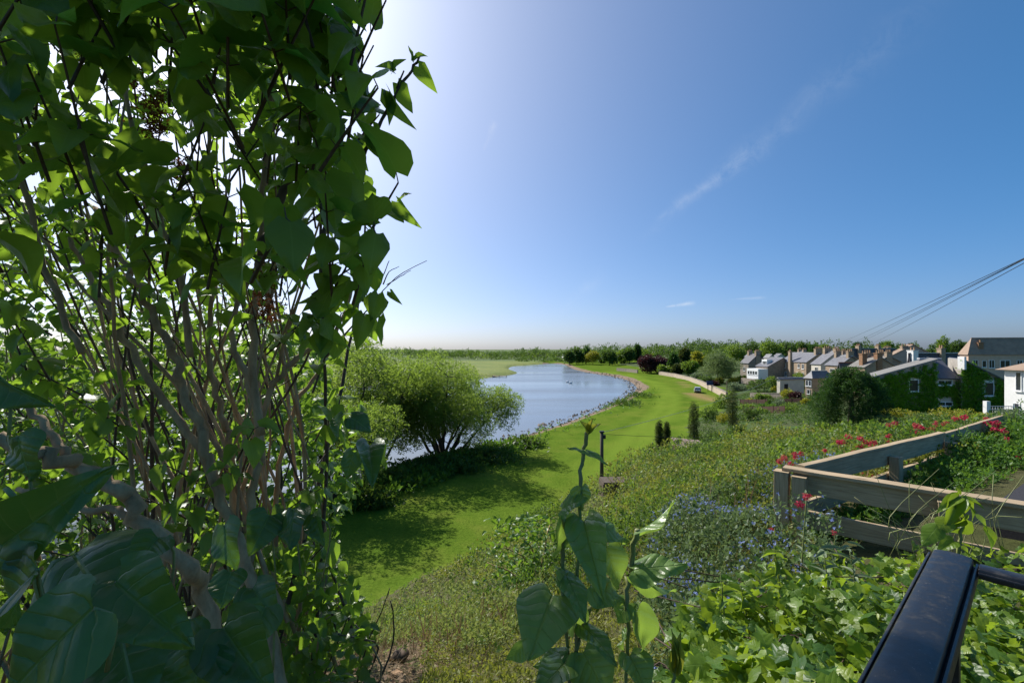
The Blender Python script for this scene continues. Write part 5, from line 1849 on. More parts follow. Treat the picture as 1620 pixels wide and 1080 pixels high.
# ------------------------------------------------------------------ garden walls, fences, shed, gate
def stone_wall(label, pts, h, th, mat='stone', name='garden_wall', posts=0):
    t = empty(name, pts[0])
    tag(t, label, 'wall')
    for a_, b_ in zip(pts[:-1], pts[1:]):
        a_, b_ = Vector(a_), Vector(b_)
        d = (b_ - a_)
        dn = Vector((d.x, d.y, 0)).normalized()
        pn = Vector((-dn.y, dn.x, 0))
        m = (a_ + b_) / 2
        MB().box(m + Vector((0, 0, h / 2 - 0.3)), d / 2, pn * th / 2, Vector((0, 0, h / 2 + 0.3))).build('section', M[mat], t)
        MB().box(m + Vector((0, 0, h + 0.05)), d / 2 * 1.001, pn * (th / 2 + 0.05), Vector((0, 0, 0.05))).build('coping', M['stone_grey'], t)
    return t


M['wall_pale'] = simple_mat('pale_wall_stone', (0.50, 0.41, 0.32), (0.36, 0.28, 0.21), 0.9, 1.4, 0.8, 0.06)
stone_wall('pale stone wall between the lawn and the gardens', [G(1043, 592.5), G(1067, 596.5), G(1092, 603), G(1108, 609), G(1122, 616), G(1136, 623), G(1150, 631)], 1.45, 0.45, 'wall_pale')
stone_wall('low grey stone wall left of the copper beech', [G(976, 586.5), G(992, 588), G(1009, 590)], 1.5, 0.5, 'stone_grey')
ga = [ground_hit(1188, 629), ground_hit(1215, 630), ground_hit(1243, 630), ground_hit(1268, 629)]
stone_wall('grey terrace wall in front of the flat-roofed garage', ga, 1.0, 0.4, 'stone_grey')


def board_fence(label, pts, h):
    t = empty('garden_fence', pts[0])
    tag(t, label, 'fence')
    for a_, b_ in zip(pts[:-1], pts[1:]):
        d = b_ - a_
        pn = Vector((-d.y, d.x, 0)).normalized()
        for q in range(4):
            c = a_ + d * (q + 0.5) / 4
            MB().box(c + Vector((0, 0, h / 2 - .1)), d / 8 * 0.97, pn * 0.025, Vector((0, 0, h / 2 + .1))).build('panel', M['fence_brown'], t)
            MB().box(a_ + d * q / 4 + Vector((0, 0, h / 2)), pn * 0.06, d.normalized() * 0.06, Vector((0, 0, h / 2 + .12))).build('post', M['fence_brown'], t)
    return t


board_fence('upper dark brown garden fence above the clipped hedge', [ground_hit(1171, 640), ground_hit(1225, 640.5), ground_hit(1281, 639)], 1.0)
board_fence('lower dark brown garden fence behind the golden cypress', [ground_hit(1176, 654), ground_hit(1242, 654)], 1.0)
g0 = ground_hit(1560, 655, 25)
gt = empty('garden_gate', g0)
tag(gt, 'pale blue-grey metal gate with a white pillar beside the white house', 'gate')
gp = P(1561, 650, 38)
gp.z = P(1561, 656, 38).z
for q in range(2):
    c = gp + Vector((2.0 * q + 0.0, 0, 0.4)) if q == 0 else gp + Vector((2.2, 0, 0.35))
    MB().box(c, (.16 if q == 0 else .06, 0, 0), (0, .16 if q == 0 else .06, 0), (0, 0, .75 if q == 0 else .6)).build('pillar', M['white_wall'], gt)
for zq in (0.15, 0.45, 0.72):
    MB().box(gp + Vector((1.15, 0, zq)), (1.0, 0, 0), (0, .02, 0), (0, 0, .025)).build('bar', M['lead'], gt)
for q in range(9):
    MB().box(gp + Vector((0.25 + 0.22 * q, -0.03, 0.43)), (.013, 0, 0), (0, .012, 0), (0, 0, .31)).build('upright', M['lead'], gt)

SHD = ground_hit(1090, 724, 12)
sd_ = empty('garden_shed', SHD)
tag(sd_, 'low shed with a weathered corrugated roof almost lost in shrubs', 'shed')
c = SHD + Vector((0, 0, 1.35))
mb = MB()
for q in range(16):
    xx = -1.35 + 2.7 * q / 16
    zz = 0.03 * (q % 2)
    zz2 = 0.03 * ((q + 1) % 2)
    x2 = xx + 2.7 / 16
    mb.poly([c + Vector((xx, -0.9, -0.28 - xx * .10 + zz)), c + Vector((x2, -0.9, -0.28 - x2 * .10 + zz2)), c + Vector((x2, 0.9, 0.2 - x2 * .10 + zz2)), c + Vector((xx, 0.9, 0.2 - xx * .10 + zz))])
mb.build('roof', M['rust'], sd_)
MB().box(c + Vector((0, 0, -1.1)), (1.2, 0, 0), (0, .8, 0), (0, 0, .75)).build('wall', M['fence_brown'], sd_)
CBN = ground_hit(986, 774, 12)
cb = empty('compost_bin', CBN)
tag(cb, 'low brown timber compost bin beside the utility pole', 'compost bin')
c = CBN + Vector((0, 0, 0.32))
for q in range(5):
    MB().box(c + Vector((-0.95 + 0.47 * q, 0, 0.16)), (.2, 0, 0), (0, .55, 0), (0, 0, .03)).build('slat', M['pole_wood'], cb)
MB().box(c + Vector((0, -.55, -.25)), (1.15, 0, 0), (0, .03, 0), (0, 0, .36)).build('front_board', M['pole_wood'], cb)
for sx in (-1.15, 1.15):
    MB().box(c + Vector((sx, 0, -.3)), (.04, 0, 0), (0, .6, 0), (0, 0, .42)).build('side_board', M['pole_wood'], cb)

nb = empty('notice_board', G(1123, 619))
tag(nb, 'navy blue board on two posts by the lawn wall', 'notice board')
c = G(1123, 619)
MB().box(c + Vector((0, 0, 2.3)), (.85, 0, 0), (0, .08, 0), (0, 0, .6)).build('board', M['blue_box'], nb)
for sx in (-.5, .5):
    MB().box(c + Vector((sx, .05, 0.9)), (.06, 0, 0), (0, .06, 0), (0, 0, 0.9)).build('post', M['pole_wood'], nb)

# ------------------------------------------------------------------ poles and wires
def wire(name, label, a_, b_, sag, r, mat):
    a_, b_ = Vector(a_), Vector(b_)
    pts = []
    for i in range(25):
        t = i / 24
        p = a_.lerp(b_, t)
        p.z -= sag * 4 * t * (1 - t)
        pts.append(p)
    o = MB().tube(pts, r, 5).build(name, M[mat], None, True)
    return tag(o, label, 'wire')


pl = empty('utility_pole', (0, 0, 0))
pb = P(952, 782, 34)
pb.z = ground_z(pb.x, pb.y)
ptop = P(952, 683, 34)
pl.location = pb
tag(pl, 'dark wooden utility pole at the foot of the slope', 'utility pole')
MB().tube([pb - Vector((0, 0, .3)), ptop], [0.15, 0.125], 10).build('post', M['pole_wood'], pl, True)
MB().box(ptop + Vector((0, 0, .02)), (.16, 0, 0), (0, .16, 0), (0, 0, .05)).build('cap', M['wire'], pl)
MB().box(ptop + Vector((.2, -.05, -.35)), (.08, 0, 0), (0, .06, 0), (0, 0, .14)).build('bracket', M['wire'], pl)
MB().box(P(955, 760, 33.8), (.14, 0, 0), (0, .1, 0), (0, 0, .3)).build('junction_box', M['wire'], pl)
wire('pole_wire', 'wire running level from the utility pole towards the cypress pair', ptop + Vector((.1, 0, -.15)), P(1300, 668, 62), 0.9, 0.014, 'wire')
wire('pale_wire', 'pale wire rising from the utility pole past the cypresses to the houses', ptop + Vector((0, 0, -.05)), P(1222, 599, 100), 0.7, 0.018, 'pale_wire')
lp_ = G(1150, 632)
tp_ = empty('telegraph_pole', lp_)
tag(tp_, 'thin grey pole at the near end of the lawn wall', 'pole')
MB().tube([lp_ + Vector((0, 0, -.2)), lp_ + Vector((0, 0, 4.3))], [.11, .08], 8).build('post', M['pole_wood'], tp_, True)
MB().box(lp_ + Vector((0, 0, 4.15)), (.35, 0, 0), (0, .05, 0), (0, 0, .05)).build('cross_arm', M['pole_wood'], tp_)
for k, (yf, xf, yn) in enumerate(((549.5, 1308, 404.5), (551, 1327, 405.5), (551, 1336, 406.5), (551.5, 1360, 412))):
    far = P(xf, yf, 112)
    edge = P(1620, yn, 13.5)
    nearp = edge + (edge - far) * 0.09
    wire('overhead_wire', ('topmost of the four overhead wires', 'second highest of the four overhead wires', 'third of the four overhead wires from the top', 'lowest of the four overhead wires')[k] + ' against the blue sky', far, nearp, 0.25, 0.011, 'wire')

# ------------------------------------------------------------------ the parked car
def car():
    b = G(1103.5, 620.5)
    t = empty('parked_car', b)
    tag(t, 'silver hatchback parked on the grass beside the wall', 'car')
    f = Vector((0.35, 0.94, 0)).normalized()
    r = Vector((f.y, -f.x, 0))

    def q(a_, s_, z):
        return b + f * a_ + r * s_ + Vector((0, 0, z))
    prof = [(-1.95, .35), (-2.0, .75), (-1.9, 1.0), (-1.55, 1.42), (-0.6, 1.5), (0.2, 1.42), (0.95, .98), (1.75, .88), (1.98, .65), (1.98, .35), (1.5, .25), (-1.5, .25)]
    mb = MB()
    n = len(prof)
    for s_ in (-1, 1):
        for (a_, z) in prof:
            w = .84 if z < 1.02 else .84 - (z - 1.0) * .42
            mb.v.append(tuple(q(a_, s_ * w, z)))
    for i in range(n):
        j = (i + 1) % n
        mb.f.append([i, j, n + j, n + i])
    mb.f.append(list(range(n))[::-1])
    mb.f.append(list(range(n, 2 * n)))
    mb.build('body', M['car_paint'], t, False, 0.05)
    mb = MB()
    mb.poly([q(-1.90, -.68, 1.04), q(-1.90, .68, 1.04), q(-1.60, .58, 1.38), q(-1.60, -.58, 1.38)])
    mb.build('rear_window', M['glass'], t)
    mb = MB()
    mb.poly([q(.92, -.68, 1.02), q(.28, -.60, 1.38), q(.28, .60, 1.38), q(.92, .68, 1.02)])
    mb.build('windscreen', M['glass'], t)
    for s_ in (-1, 1):
        mb = MB()
        mb.poly([q(-1.5, s_ * .835, 1.04), q(.75, s_ * .835, 1.04), q(.15, s_ * .70, 1.36), q(-1.3, s_ * .70, 1.36)])
        mb.build('side_window', M['glass'], t)
        MB().box(q(-1.97, s_ * .68, .85), f * .04, r * .12, (0, 0, .14)).build('tail_light', M['lamp_red'], t)
        for a_ in (-1.25, 1.25):
            c0 = q(a_, s_ * .72, .31)
            w = MB().tube([c0 - r * .10, c0 + r * .10], .31, 16).build('wheel', M['tyre'], t)
            h = MB().tube([c0 + r * s_ * .10, c0 + r * s_ * .115], .18, 12).build('rim', M['rim'], w)
            h.matrix_parent_inverse = Matrix.Identity(4)
    MB().box(q(-2.0, 0, .42), f * .05, r * .8, (0, 0, .1)).build('bumper', M['wire'], t)
    MB().box(q(-2.01, 0, .72), f * .01, r * .26, (0, 0, .06)).build('number_plate', M['golden'], t)


car()

# ------------------------------------------------------------------ swans and a jetty on the river
for k, (px, py, lab) in enumerate(((898, 604.5, 'white swan on the river, left of the pair'), (903, 606, 'white swan on the river, right of the pair'))):
    b = G(px, py, WATER_Z)
    t = tag(empty('swan', b), lab, 'swan', 'swans on the river')
    mb = MB()
    mb.tube([b + Vector((-.75, 0, .30)), b + Vector((-.45, 0, .2)), b + Vector((0, 0, .2)), b + Vector((.4, 0, .2)), b + Vector((.52, 0, .38)), b + Vector((.42, 0, .62)), b + Vector((.46, 0, .85)), b + Vector((.60, 0, .92)), b + Vector((.70, 0, .87))],
            [.03, .2, .3, .22, .085, .06, .055, .08, .04], 10)
    mb.build('body', M['swan'], t, True)
    MB().tube([b + Vector((.69, 0, .87)), b + Vector((.82, 0, .83))], [.035, .015], 6).build('bill', M['swan_bill'], t, True)
jb = G(791, 596, WATER_Z)
jt = tag(empty('jetty', jb), 'low pale landing stage at the tip of the far meadow', 'jetty')
for q in range(6):
    MB().box(jb + Vector((-3.0 + 1.1 * q, 0, .42)), (.5, 0, 0), (0, 1.2, 0), (0, 0, .06)).build('plank', M['rust'], jt)
for sx in (-3.2, -.3, 2.8):
    MB().tube([jb + Vector((sx, -1, -.8)), jb + Vector((sx, -1, .7))], .12, 6).build('post', M['pole_wood'], jt)

# ------------------------------------------------------------------ single trees and shrubs
def tree_px(name, px, by, ty, wpx, depth, mat, label, z=None, **kw):
    x = (px - 810) / FPX * depth
    z0 = ground_z(x, depth) if z is None else z
    h = (CZ - (ty - HZ) / FPX * depth) - z0
    return tree(name, (x, depth, z0), h, wpx / FPX * depth / 2, mat, label, **kw)


tree_px('copper_beech', 1031, 590, 563, 42, 215, 'copper', 'dark purple copper beech at the far end of the lawn', n=3000, leaf=0.75, trunk_h=0.12, k=20, low=-0.7)
tree_px('copper_shrub', 1050, 588, 568, 20, 222, 'copper', 'smaller purple tree tucked against the copper beech', n=1000, leaf=0.7, trunk_h=0.12)
tree_px('crack_willow', 1136, 601, 558, 54, 145, 'pale', 'pale feathery round-headed tree in front of the far houses', n=4200, leaf=0.42, trunk_h=0.14, k=24, T=NARROW, low=-0.7, clump=0.38)
tree_px('lime_tree', 938, 577, 556, 21, 335, 'golden', 'yellow-green tree standing alone beyond the river bend', n=900, leaf=0.9, trunk_h=0.18)
for k, (px, ty, w, D, mat, lab) in enumerate(((901, 556, 16, 335, 'broad', 'dark rounded tree closest to the river head'), (912, 552, 20, 345, 'broad', 'dark tree second from the river head'), (927, 548, 13, 350, 'conifer', 'tall dark crowned pine behind the yellow-green tree'),
                                              (964, 554, 20, 320, 'broad', 'dark parkland tree on the grass right of the yellow-green tree'), (983, 555, 20, 335, 'bright', 'mid green parkland tree before the low grey wall'), (996, 553, 20, 325, 'broad', 'dark parkland tree behind the low grey wall'),
                                              (1008, 546, 11, 330, 'conifer', 'thin tall pine rising above the copper beech'), (952, 560, 12, 360, 'broad', 'small dark tree between the parkland trees'),
                                              (1066, 557, 16, 205, 'conifer', 'dark conical tree right of the copper beech'), (1083, 552, 20, 212, 'cypress', 'brownish tall conifer beside the dark conical tree'), (1103, 558, 24, 225, 'golden', 'yellow-green round tree behind the pale feathery tree'),
                                              (1072, 575, 20, 190, 'cypress', 'brown-green bush at the far end of the lawn wall'), (1094, 573, 24, 186, 'bright', 'bright green bush along the lawn wall'), (1052, 578, 20, 205, 'bright', 'bright shrubbery between the copper beech and the lawn wall'),
                                              (1163, 547, 34, 265, 'bright', 'bright green tree behind the dark slate house'), (1190, 544, 34, 275, 'broad', 'tall dark green tree behind the dark slate house'), (1218, 542, 34, 280, 'bright', 'tall bright green tree above the white dormer house'),
                                              (1243, 544, 26, 290, 'broad', 'dark tree left of the tall sandstone house roof'), (1268, 545, 24, 300, 'broad', 'dark rounded tree above the tall sandstone house'), (1285, 543.5, 20, 290, 'conifer', 'dark pointed tree behind the cream wing'),
                                              (1305, 547, 28, 300, 'bright', 'bright tree beneath the ends of the wires'), (1356, 542, 14, 280, 'conifer', 'lone pine with a flat top on the skyline'), (1392, 540, 18, 265, 'broad', 'rounded tree left of the skyline clump'),
                                              (1408, 543, 26, 250, 'bright', 'broad rounded tree in the skyline clump'), (1430, 538.5, 34, 255, 'broad', 'largest rounded tree of the skyline clump'), (1492, 537, 16, 170, 'bright', 'bright pointed tree between the gabled house and pink terrace'),
                                              (1513, 541, 26, 230, 'broad', 'dark tree right of the bright pointed tree'), (1535, 541, 30, 235, 'broad', 'dark tree above the edge of the pink terrace roof'), (1476, 548, 22, 200, 'broad', 'dark tree just right of the gabled house'))):
    con = mat in ('conifer', 'cypress')
    tree_px('conifer_tree' if con else 'broadleaf_tree', px, 0, ty, w, D, mat, lab, n=800 if D > 240 else 1100, leaf=0.0038 * D, trunk_h=0.1, k=12, shape=0.55 if con else 1.0, low=-0.8, limbs=4)

# clipped cypresses
def cypress(px, by, ty, wpx, D, label):
    b = P(px, by, D)
    t = empty('columnar_cypress', b)
    tag(t, label, 'cypress', 'clipped columnar cypresses')
    h = (by - ty) / FPX * D
    r = wpx / FPX * D / 2 * 0.86
    cs, rr = [], []
    for i in range(13):
        f_ = i / 12
        w = r * (0.86 if f_ < 0.75 else 0.86 - (f_ - 0.75) * 1.5)
        for q in range(3):
            an = random.uniform(0, 6.28)
            cs.append((b.x + math.cos(an) * r * .28, b.y + math.sin(an) * r * .28, b.z + h * (0.04 + f_ * 0.9)))
            rr.append((w * .8, w * .8, h * .085))
    make_crown('foliage', np.array(cs), np.array(rr), 3400, 0.10, M['cypress'], t, NARROW, shell=0.8, droop=-1.2)
    MB().tube([b - Vector((0, 0, .6)), b + Vector((0, 0, h * .7))], [.1, .03], 6).build('trunk', M['trunk'], t)


cypress(1098, 697, 637, 20, 50, 'middle columnar clipped cypress on the slope')
cypress(1159, 678, 617, 21, 54, 'tallest columnar clipped cypress below the gardens')
cypress(1043, 718, 667, 14, 45, 'left cypress of the small pair nearest the lawn')
cypress(1055, 716, 669, 12, 45.6, 'right cypress of the small pair nearest the lawn')
# the big dark conifer
b = P(1347, 668, 38)
dc = empty('yew_tree', b)
tag(dc, 'broad dark green dome-shaped conifer in front of the ivy house', 'conifer')
cs, rr = [], []
for i in range(110):
    an, q = random.uniform(0, 6.28), random.random()
    zz = random.random() ** 0.9
    rad = 3.1 * math.sqrt(max(0.02, 1 - zz ** 2.2)) * (0.45 + 0.5 * q)
    cs.append((b.x + math.cos(an) * rad, b.y + math.sin(an) * rad * .9, b.z + 3.7 * zz))
    rr.append((.42, .42, .85))
make_crown('foliage', np.array(cs), np.array(rr), 11500, 0.17, M['conifer'], dc, NARROW, shell=0.55, droop=-1.7)
MB().tube([b - Vector((0, 0, .8)), b + Vector((0, 0, 3))], [.35, .1], 8).build('trunk', M['trunk'], dc)

# garden shrubs: photo position of the foot, size in photo pixels, foliage, label
SH = ((1166, 618, 22, 12, 'grey_leaf', 'silvery grey rounded shrub behind the tallest cypress'), (1202, 621, 34, 21, 'broad', 'large dark green shrub left of the flat-roofed garage'), (1223, 612, 16, 15, 'bright', 'bright green bush at the garage corner'),
      (1138, 607, 11, 9, 'golden', 'golden bush left of the grey pole'), (1160, 607, 13, 8, 'golden', 'golden bush below the pale feathery tree'), (1172, 604, 14, 9, 'bright', 'bright bush at the foot of the sun room'), (1184, 606, 12, 9, 'golden', 'yellow-green bush below the sun room wall'),
      (1186, 638, 9, 6, 'golden', 'small orange-gold bush above the upper brown fence'), (1208, 632, 16, 9, 'bright', 'green bush in front of the terrace wall'), (1246, 631, 14, 16, 'golden', 'pale yellow feathery bush in front of the terrace wall'), (1259, 632, 15, 10, 'copper', 'purple-brown bush next to the pale yellow feathery bush'),
      (1229, 619, 10, 7, 'golden', 'golden bush at the garage opening'), (1265, 619, 14, 12, 'broad', 'dark bush between garage and stone outbuilding'), (1276, 640, 12, 8, 'golden', 'golden bush at the right end of the upper brown fence'), (1233, 642, 20, 9, 'grey_leaf', 'grey-green low bush on the upper brown fence line'),
      (1220, 642, 12, 9, 'broad', 'dark small bush left of the grey-green low bush'), (1141, 646, 22, 22, 'bright', 'loose green sapling left of the tallest cypress'), (1120, 668, 26, 24, 'broad', 'dark bush between the middle and tallest cypresses'), (1146, 670, 24, 16, 'golden', 'orange-gold shrub at the foot of the tallest cypress'),
      (1165, 688, 24, 18, 'broad', 'dark low shrub right below the tallest cypress'), (1186, 664, 26, 20, 'broad', 'green bush right of the tallest cypress'), (1200, 655, 22, 12, 'bright', 'bright low bush along the lower brown fence'), (1250, 652, 26, 16, 'bright', 'bright bush right of the lower brown fence'),
      (1098, 704, 26, 20, 'bright', 'bright bush in front of the middle cypress'), (1122, 706, 36, 30, 'broad', 'large dark bush right of the corrugated shed roof'), (1056, 728, 32, 22, 'bright', 'loose bush left of the corrugated shed roof'), (1150, 702, 30, 22, 'broad', 'wide green bush above the bank'),
      (1020, 735, 28, 16, 'olive', 'olive bush at the foot of the cypress pair'), (1072, 740, 40, 16, 'olive', 'olive bush in front of the corrugated shed'), (1225, 598, 12, 8, 'bright', 'bright bush under the tall sandstone house'), (1268, 606, 26, 15, 'bright', 'bright green tree-like bush between the sandstone house and outbuilding'),
      (1145, 598, 14, 12, 'broad', 'dark bush in the shade of the pale feathery tree'), (1117, 604, 18, 8, 'broad', 'dark clipped bush behind the lawn wall'), (1104, 598, 16, 7, 'grey_leaf', 'grey-green bush behind the far part of the lawn wall'), (1130, 610, 12, 6, 'copper', 'reddish bush beside the navy board'),
      (1180, 596, 18, 10, 'broad', 'dark tree by the sun room steps'), (1186, 648, 30, 7, 'bright', 'clipped bright hedge between the two brown fences'), (1215, 647, 30, 7, 'herb', 'clipped green hedge right of the bright hedge'))
for (px, by, w, h, mat, lab) in SH:
    g = ground_hit(px, by, 30)
    sc_ = g.y / FPX
    hedge = 'hedge' in lab
    shrub('hedge' if hedge else 'shrub', g - Vector((0, 0, .1)), w * sc_, h * sc_, mat, lab, n=400, leaf=max(0.14, 0.0033 * g.y), cat='hedge' if hedge else 'shrub', k=14 if hedge else 9)
for (px, by, w, h, D, mat, lab) in ((1522, 672, 78, 28, 34, 'golden', 'large golden-yellow bush in front of the ivy house'), (1425, 664, 50, 16, 40, 'golden', 'yellow-green bush right of the dome-shaped conifer'), (1470, 668, 60, 12, 38, 'pale', 'pale green bush below the ivy wall'),
                                    (1600, 676, 50, 22, 24, 'grey_leaf', 'grey-green bush at the foot of the white house'), (1390, 672, 50, 14, 36, 'pale', 'pale leafy bush at the foot of the dome-shaped conifer')):
    b = P(px, by, D)
    shrub('shrub', b, w * D / FPX, h * D / FPX, mat, lab, n=1300, leaf=0.13, k=16)

# mixed planting that fills the garden terraces
gx_, gy_ = rng.uniform(18, 66, 16000), rng.uniform(46, 112, 16000)
ok = (hill_h(gx_, gy_) > 0.35) & (wavy(gx_ * 0.23, gy_ * 0.21) > 0.36) & (gx_ < 0.62 * gy_ + 6)
gx_, gy_ = gx_[ok], gy_[ok]
veg_sized('garden_plants', 'mixed low planting filling the terraced gardens', 'garden plants', np.stack([gx_, gy_, H(gx_, gy_) + rng.random(len(gx_)) ** 1.5 * 0.5 * wavy(gx_ * .5, gy_ * .4)], -1), np.full(len(gx_), 0.2), 'broad')

# the far woods: trees too many and too far to count
def belt(name, label, segs, n_tree, mat, hmin, hmax, spr=40, leafk=0.0042):
    cs, rr = [], []
    for i in range(n_tree):
        (x0, y0), (x1, y1) = random.choice(segs)
        t = random.random()
        x, y = x0 + (x1 - x0) * t, y0 + (y1 - y0) * t + random.gauss(0, 14)
        h = random.uniform(hmin, hmax) * (0.86 + 0.2 * math.sin(x * 0.021 + y * 0.01) + 0.1 * math.sin(x * 0.083))
        w = random.uniform(3.5, 6.5)
        g = ground_z(x, y)
        for q in range(4):
            cs.append((x + random.gauss(0, w * .45), y + random.gauss(0, w * .4), g + h * random.uniform(.35, .82)))
            rr.append((w * .65, w * .65, h * .22))
    o = make_crown(name, np.array(cs), np.array(rr), n_tree * spr, 1.5, M[mat], None, shell=0.4)
    return tag(o, label, 'woodland', None, 'stuff')


def fx(px, d):
    return ((px - 810) / FPX * d, d)


belt('woodland', 'distant dark woodland across the meadow behind the river', [(fx(-200, 520), fx(500, 520)), (fx(500, 515), fx(930, 520)), (fx(640, 560), fx(900, 540)), (fx(400, 600), fx(960, 590))], 300, 'broad', 9.5, 13.8)
belt('woodland', 'distant mixed woodland behind the parkland and the town', [(fx(900, 400), fx(1300, 420)), (fx(900, 430), fx(1150, 430)), (fx(1000, 380), fx(1350, 400)), (fx(1040, 440), fx(1700, 430)), (fx(1180, 340), fx(1460, 350)), (fx(1480, 330), fx(1600, 330))], 330, 'broad', 10.5, 16.0)
belt('woodland', 'lighter green trees scattered in the distant woods', [(fx(930, 380), fx(1200, 390)), (fx(640, 505), fx(900, 505)), (fx(1100, 350), fx(1330, 350))], 40, 'bright', 6, 11)
belt('hedgerow', 'dotted dark bushes along the edge of the far meadow', [(fx(820, 420), fx(900, 420)), (fx(690, 495), fx(880, 470))], 24, 'broad', 2.5, 4.5, 24)
house('tiny white cottage far off beyond the meadow', 0, 480, 889, 892, 898, 563, 560.5, 'v', 'white_wall', 'slate')

# ------------------------------------------------------------------ timber fence
CF = Vector((2.5, 4.0, 0))
N1 = Vector((0.743, -0.669, 0)).normalized()
N2 = Vector((0.868, 0.496, 0)).normalized()
UP = Vector((0, 0, 1))


def board(name, a_, b_, up, half_h, half_t, parent, mat='timber', seg=8, warp=0.004):
    """a plank from a to b; 'up' is its height direction; grain runs along its length through its UVs"""
    a_, b_, up = Vector(a_), Vector(b_), Vector(up)
    d = (b_ - a_).normalized()
    sd_ = d.cross(up).normalized()
    up = sd_.cross(d).normalized()
    L_ = (b_ - a_).length
    v0 = random.uniform(0, 20)
    V, U, F = [], [], []
    prof = [(-1, -1), (-1, 1), (1, 1), (1, -1)]
    for i in range(seg + 1):
        t = i / seg
        c = a_.lerp(b_, t) + up * random.gauss(0, warp) * (0 < i < seg) + sd_ * random.gauss(0, warp * 0.5) * (0 < i < seg)
        for k, (s_, h_) in enumerate(prof):
            V.append(tuple(c + sd_ * s_ * half_t + up * h_ * half_h))
    for i in range(seg):
        for k in range(4):
            j = (k + 1) % 4
            F.append((i * 4 + k, i * 4 + j, i * 4 + 4 + j, i * 4 + 4 + k))
    F.append((0, 1, 2, 3))
    n = seg * 4
    F.append((n + 3, n + 2, n + 1, n))
    me = bpy.data.meshes.new(name)
    me.from_pydata(V, [], F)
    ul = me.uv_layers.new(name='UVMap')
    li = 0
    wsum = [0, 2 * half_h, 2 * half_h + 2 * half_t, 4 * half_h + 2 * half_t]
    for p in me.polygons:
        for vi in p.vertices:
            i, k = divmod(vi, 4)
            ul.data[li].uv = (v0 + i / seg * L_, v0 + wsum[k])
            li += 1
    o = link(name, me, parent, M[mat])
    bv = o.modifiers.new('bevel', 'BEVEL')
    bv.width = 0.004
    bv.segments = 2
    bv.limit_method = 'ANGLE'
    return o


fe = empty('timber_fence', CF + Vector((0, 0, 9.6)))
tag(fe, 'weathered timber post-and-rail fence turning a corner among red flowers', 'fence')


def F1(t, z, off=0.0):
    return CF + N1 * t + N2 * off + Vector((0, 0, z))


def F2(s, z, off=0.0):
    return CF + N2 * s + N1 * off + Vector((0, 0, z))


board('post', F1(-0.085, 9.3, -0.05), F1(-0.085, 10.425, -0.05), N1, 0.055, 0.055, fe)
board('post', F1(0.058, 9.3, -0.075), F1(0.058, 10.405, -0.075), N1, 0.052, 0.045, fe)
board('post', F1(0.98, 9.3, -0.075), F1(0.98, 10.39, -0.075), N1, 0.05, 0.045, fe)
board('post', F1(2.0, 9.3, -0.075), F1(2.0, 10.39, -0.075), N1, 0.05, 0.045, fe)
board('top_board', F1(-0.10, 10.442, 0.0), F1(2.4, 10.432, 0.0), N2, 0.06, 0.015, fe)
board('rail', F1(-0.0, 10.335, 0.0), F1(2.4, 10.325, 0.0), UP, 0.085, 0.02, fe)
board('rail', F1(-0.0, 10.03, 0.0), F1(2.4, 10.02, 0.0), UP, 0.075, 0.02, fe)
board('rail', F2(0.04, 10.35, -0.02), F2(3.25, 10.36, -0.02), UP, 0.088, 0.022, fe)
board('rail', F2(3.26, 10.375, -0.02), F2(5.6, 10.44, -0.02), UP, 0.08, 0.022, fe)
board('top_board', F2(0.10, 10.452, -0.02), F2(3.25, 10.462, -0.02), N1, 0.035, 0.012, fe)
board('rail', F2(0.04, 10.06, -0.02), F2(3.3, 10.13, -0.02), UP, 0.07, 0.02, fe)
for s_ in (1.75, 3.25, 5.0):
    board('post', F2(s_, 9.3, 0.065), F2(s_, 10.36, 0.065), N2, 0.05, 0.045, fe)
board('strut', F2(0.75, 9.75, 0.25), F2(1.0, 9.92, 0.5), UP, 0.03, 0.02, fe)

# tarmac inside the enclosure
dr = MB()
dp = [(3.75, 3.55), (5.3, 4.55), (6.4, 5.2), (8.5, 6.0), (13, 6.5), (13, -2), (5.2, 1.2)]
dr.poly([(x, y, 10.285) for x, y in dp])
dr.poly([(x, y, 9.6) for x, y in dp][::-1])
for i in range(len(dp)):
    a_, b_ = dp[i], dp[(i + 1) % len(dp)]
    dr.poly([(a_[0], a_[1], 10.285), (a_[0], a_[1], 9.6), (b_[0], b_[1], 9.6), (b_[0], b_[1], 10.285)])
tag(dr.build('driveway', M['asphalt']), kind='structure')

# ------------------------------------------------------------------ black iron handrail
hr = empty('iron_railing', (0.7, 0.7, 10.0))
tag(hr, 'black painted iron handrail cutting across the near corner', 'railing')
ZR = CZ - 0.316
DN = Vector((0.7565, 0.654, 0))
DP = Vector((0.654, -0.7565, 0))
prof = [(-.0295, -.022), (-.0295, -.0105), (-.0280, -.0075), (-.0255, -.0070), (-.0245, -.0125), (-.0232, -.0125), (-.0222, -.0030), (-.0200, -.0006), (-.011, .0010), (0, .0015), (.011, .0010), (.0200, -.0006), (.0222, -.0030), (.0232, -.0125), (.0245, -.0125), (.0255, -.0070), (.0280, -.0075), (.0295, -.0105), (.0295, -.022)]


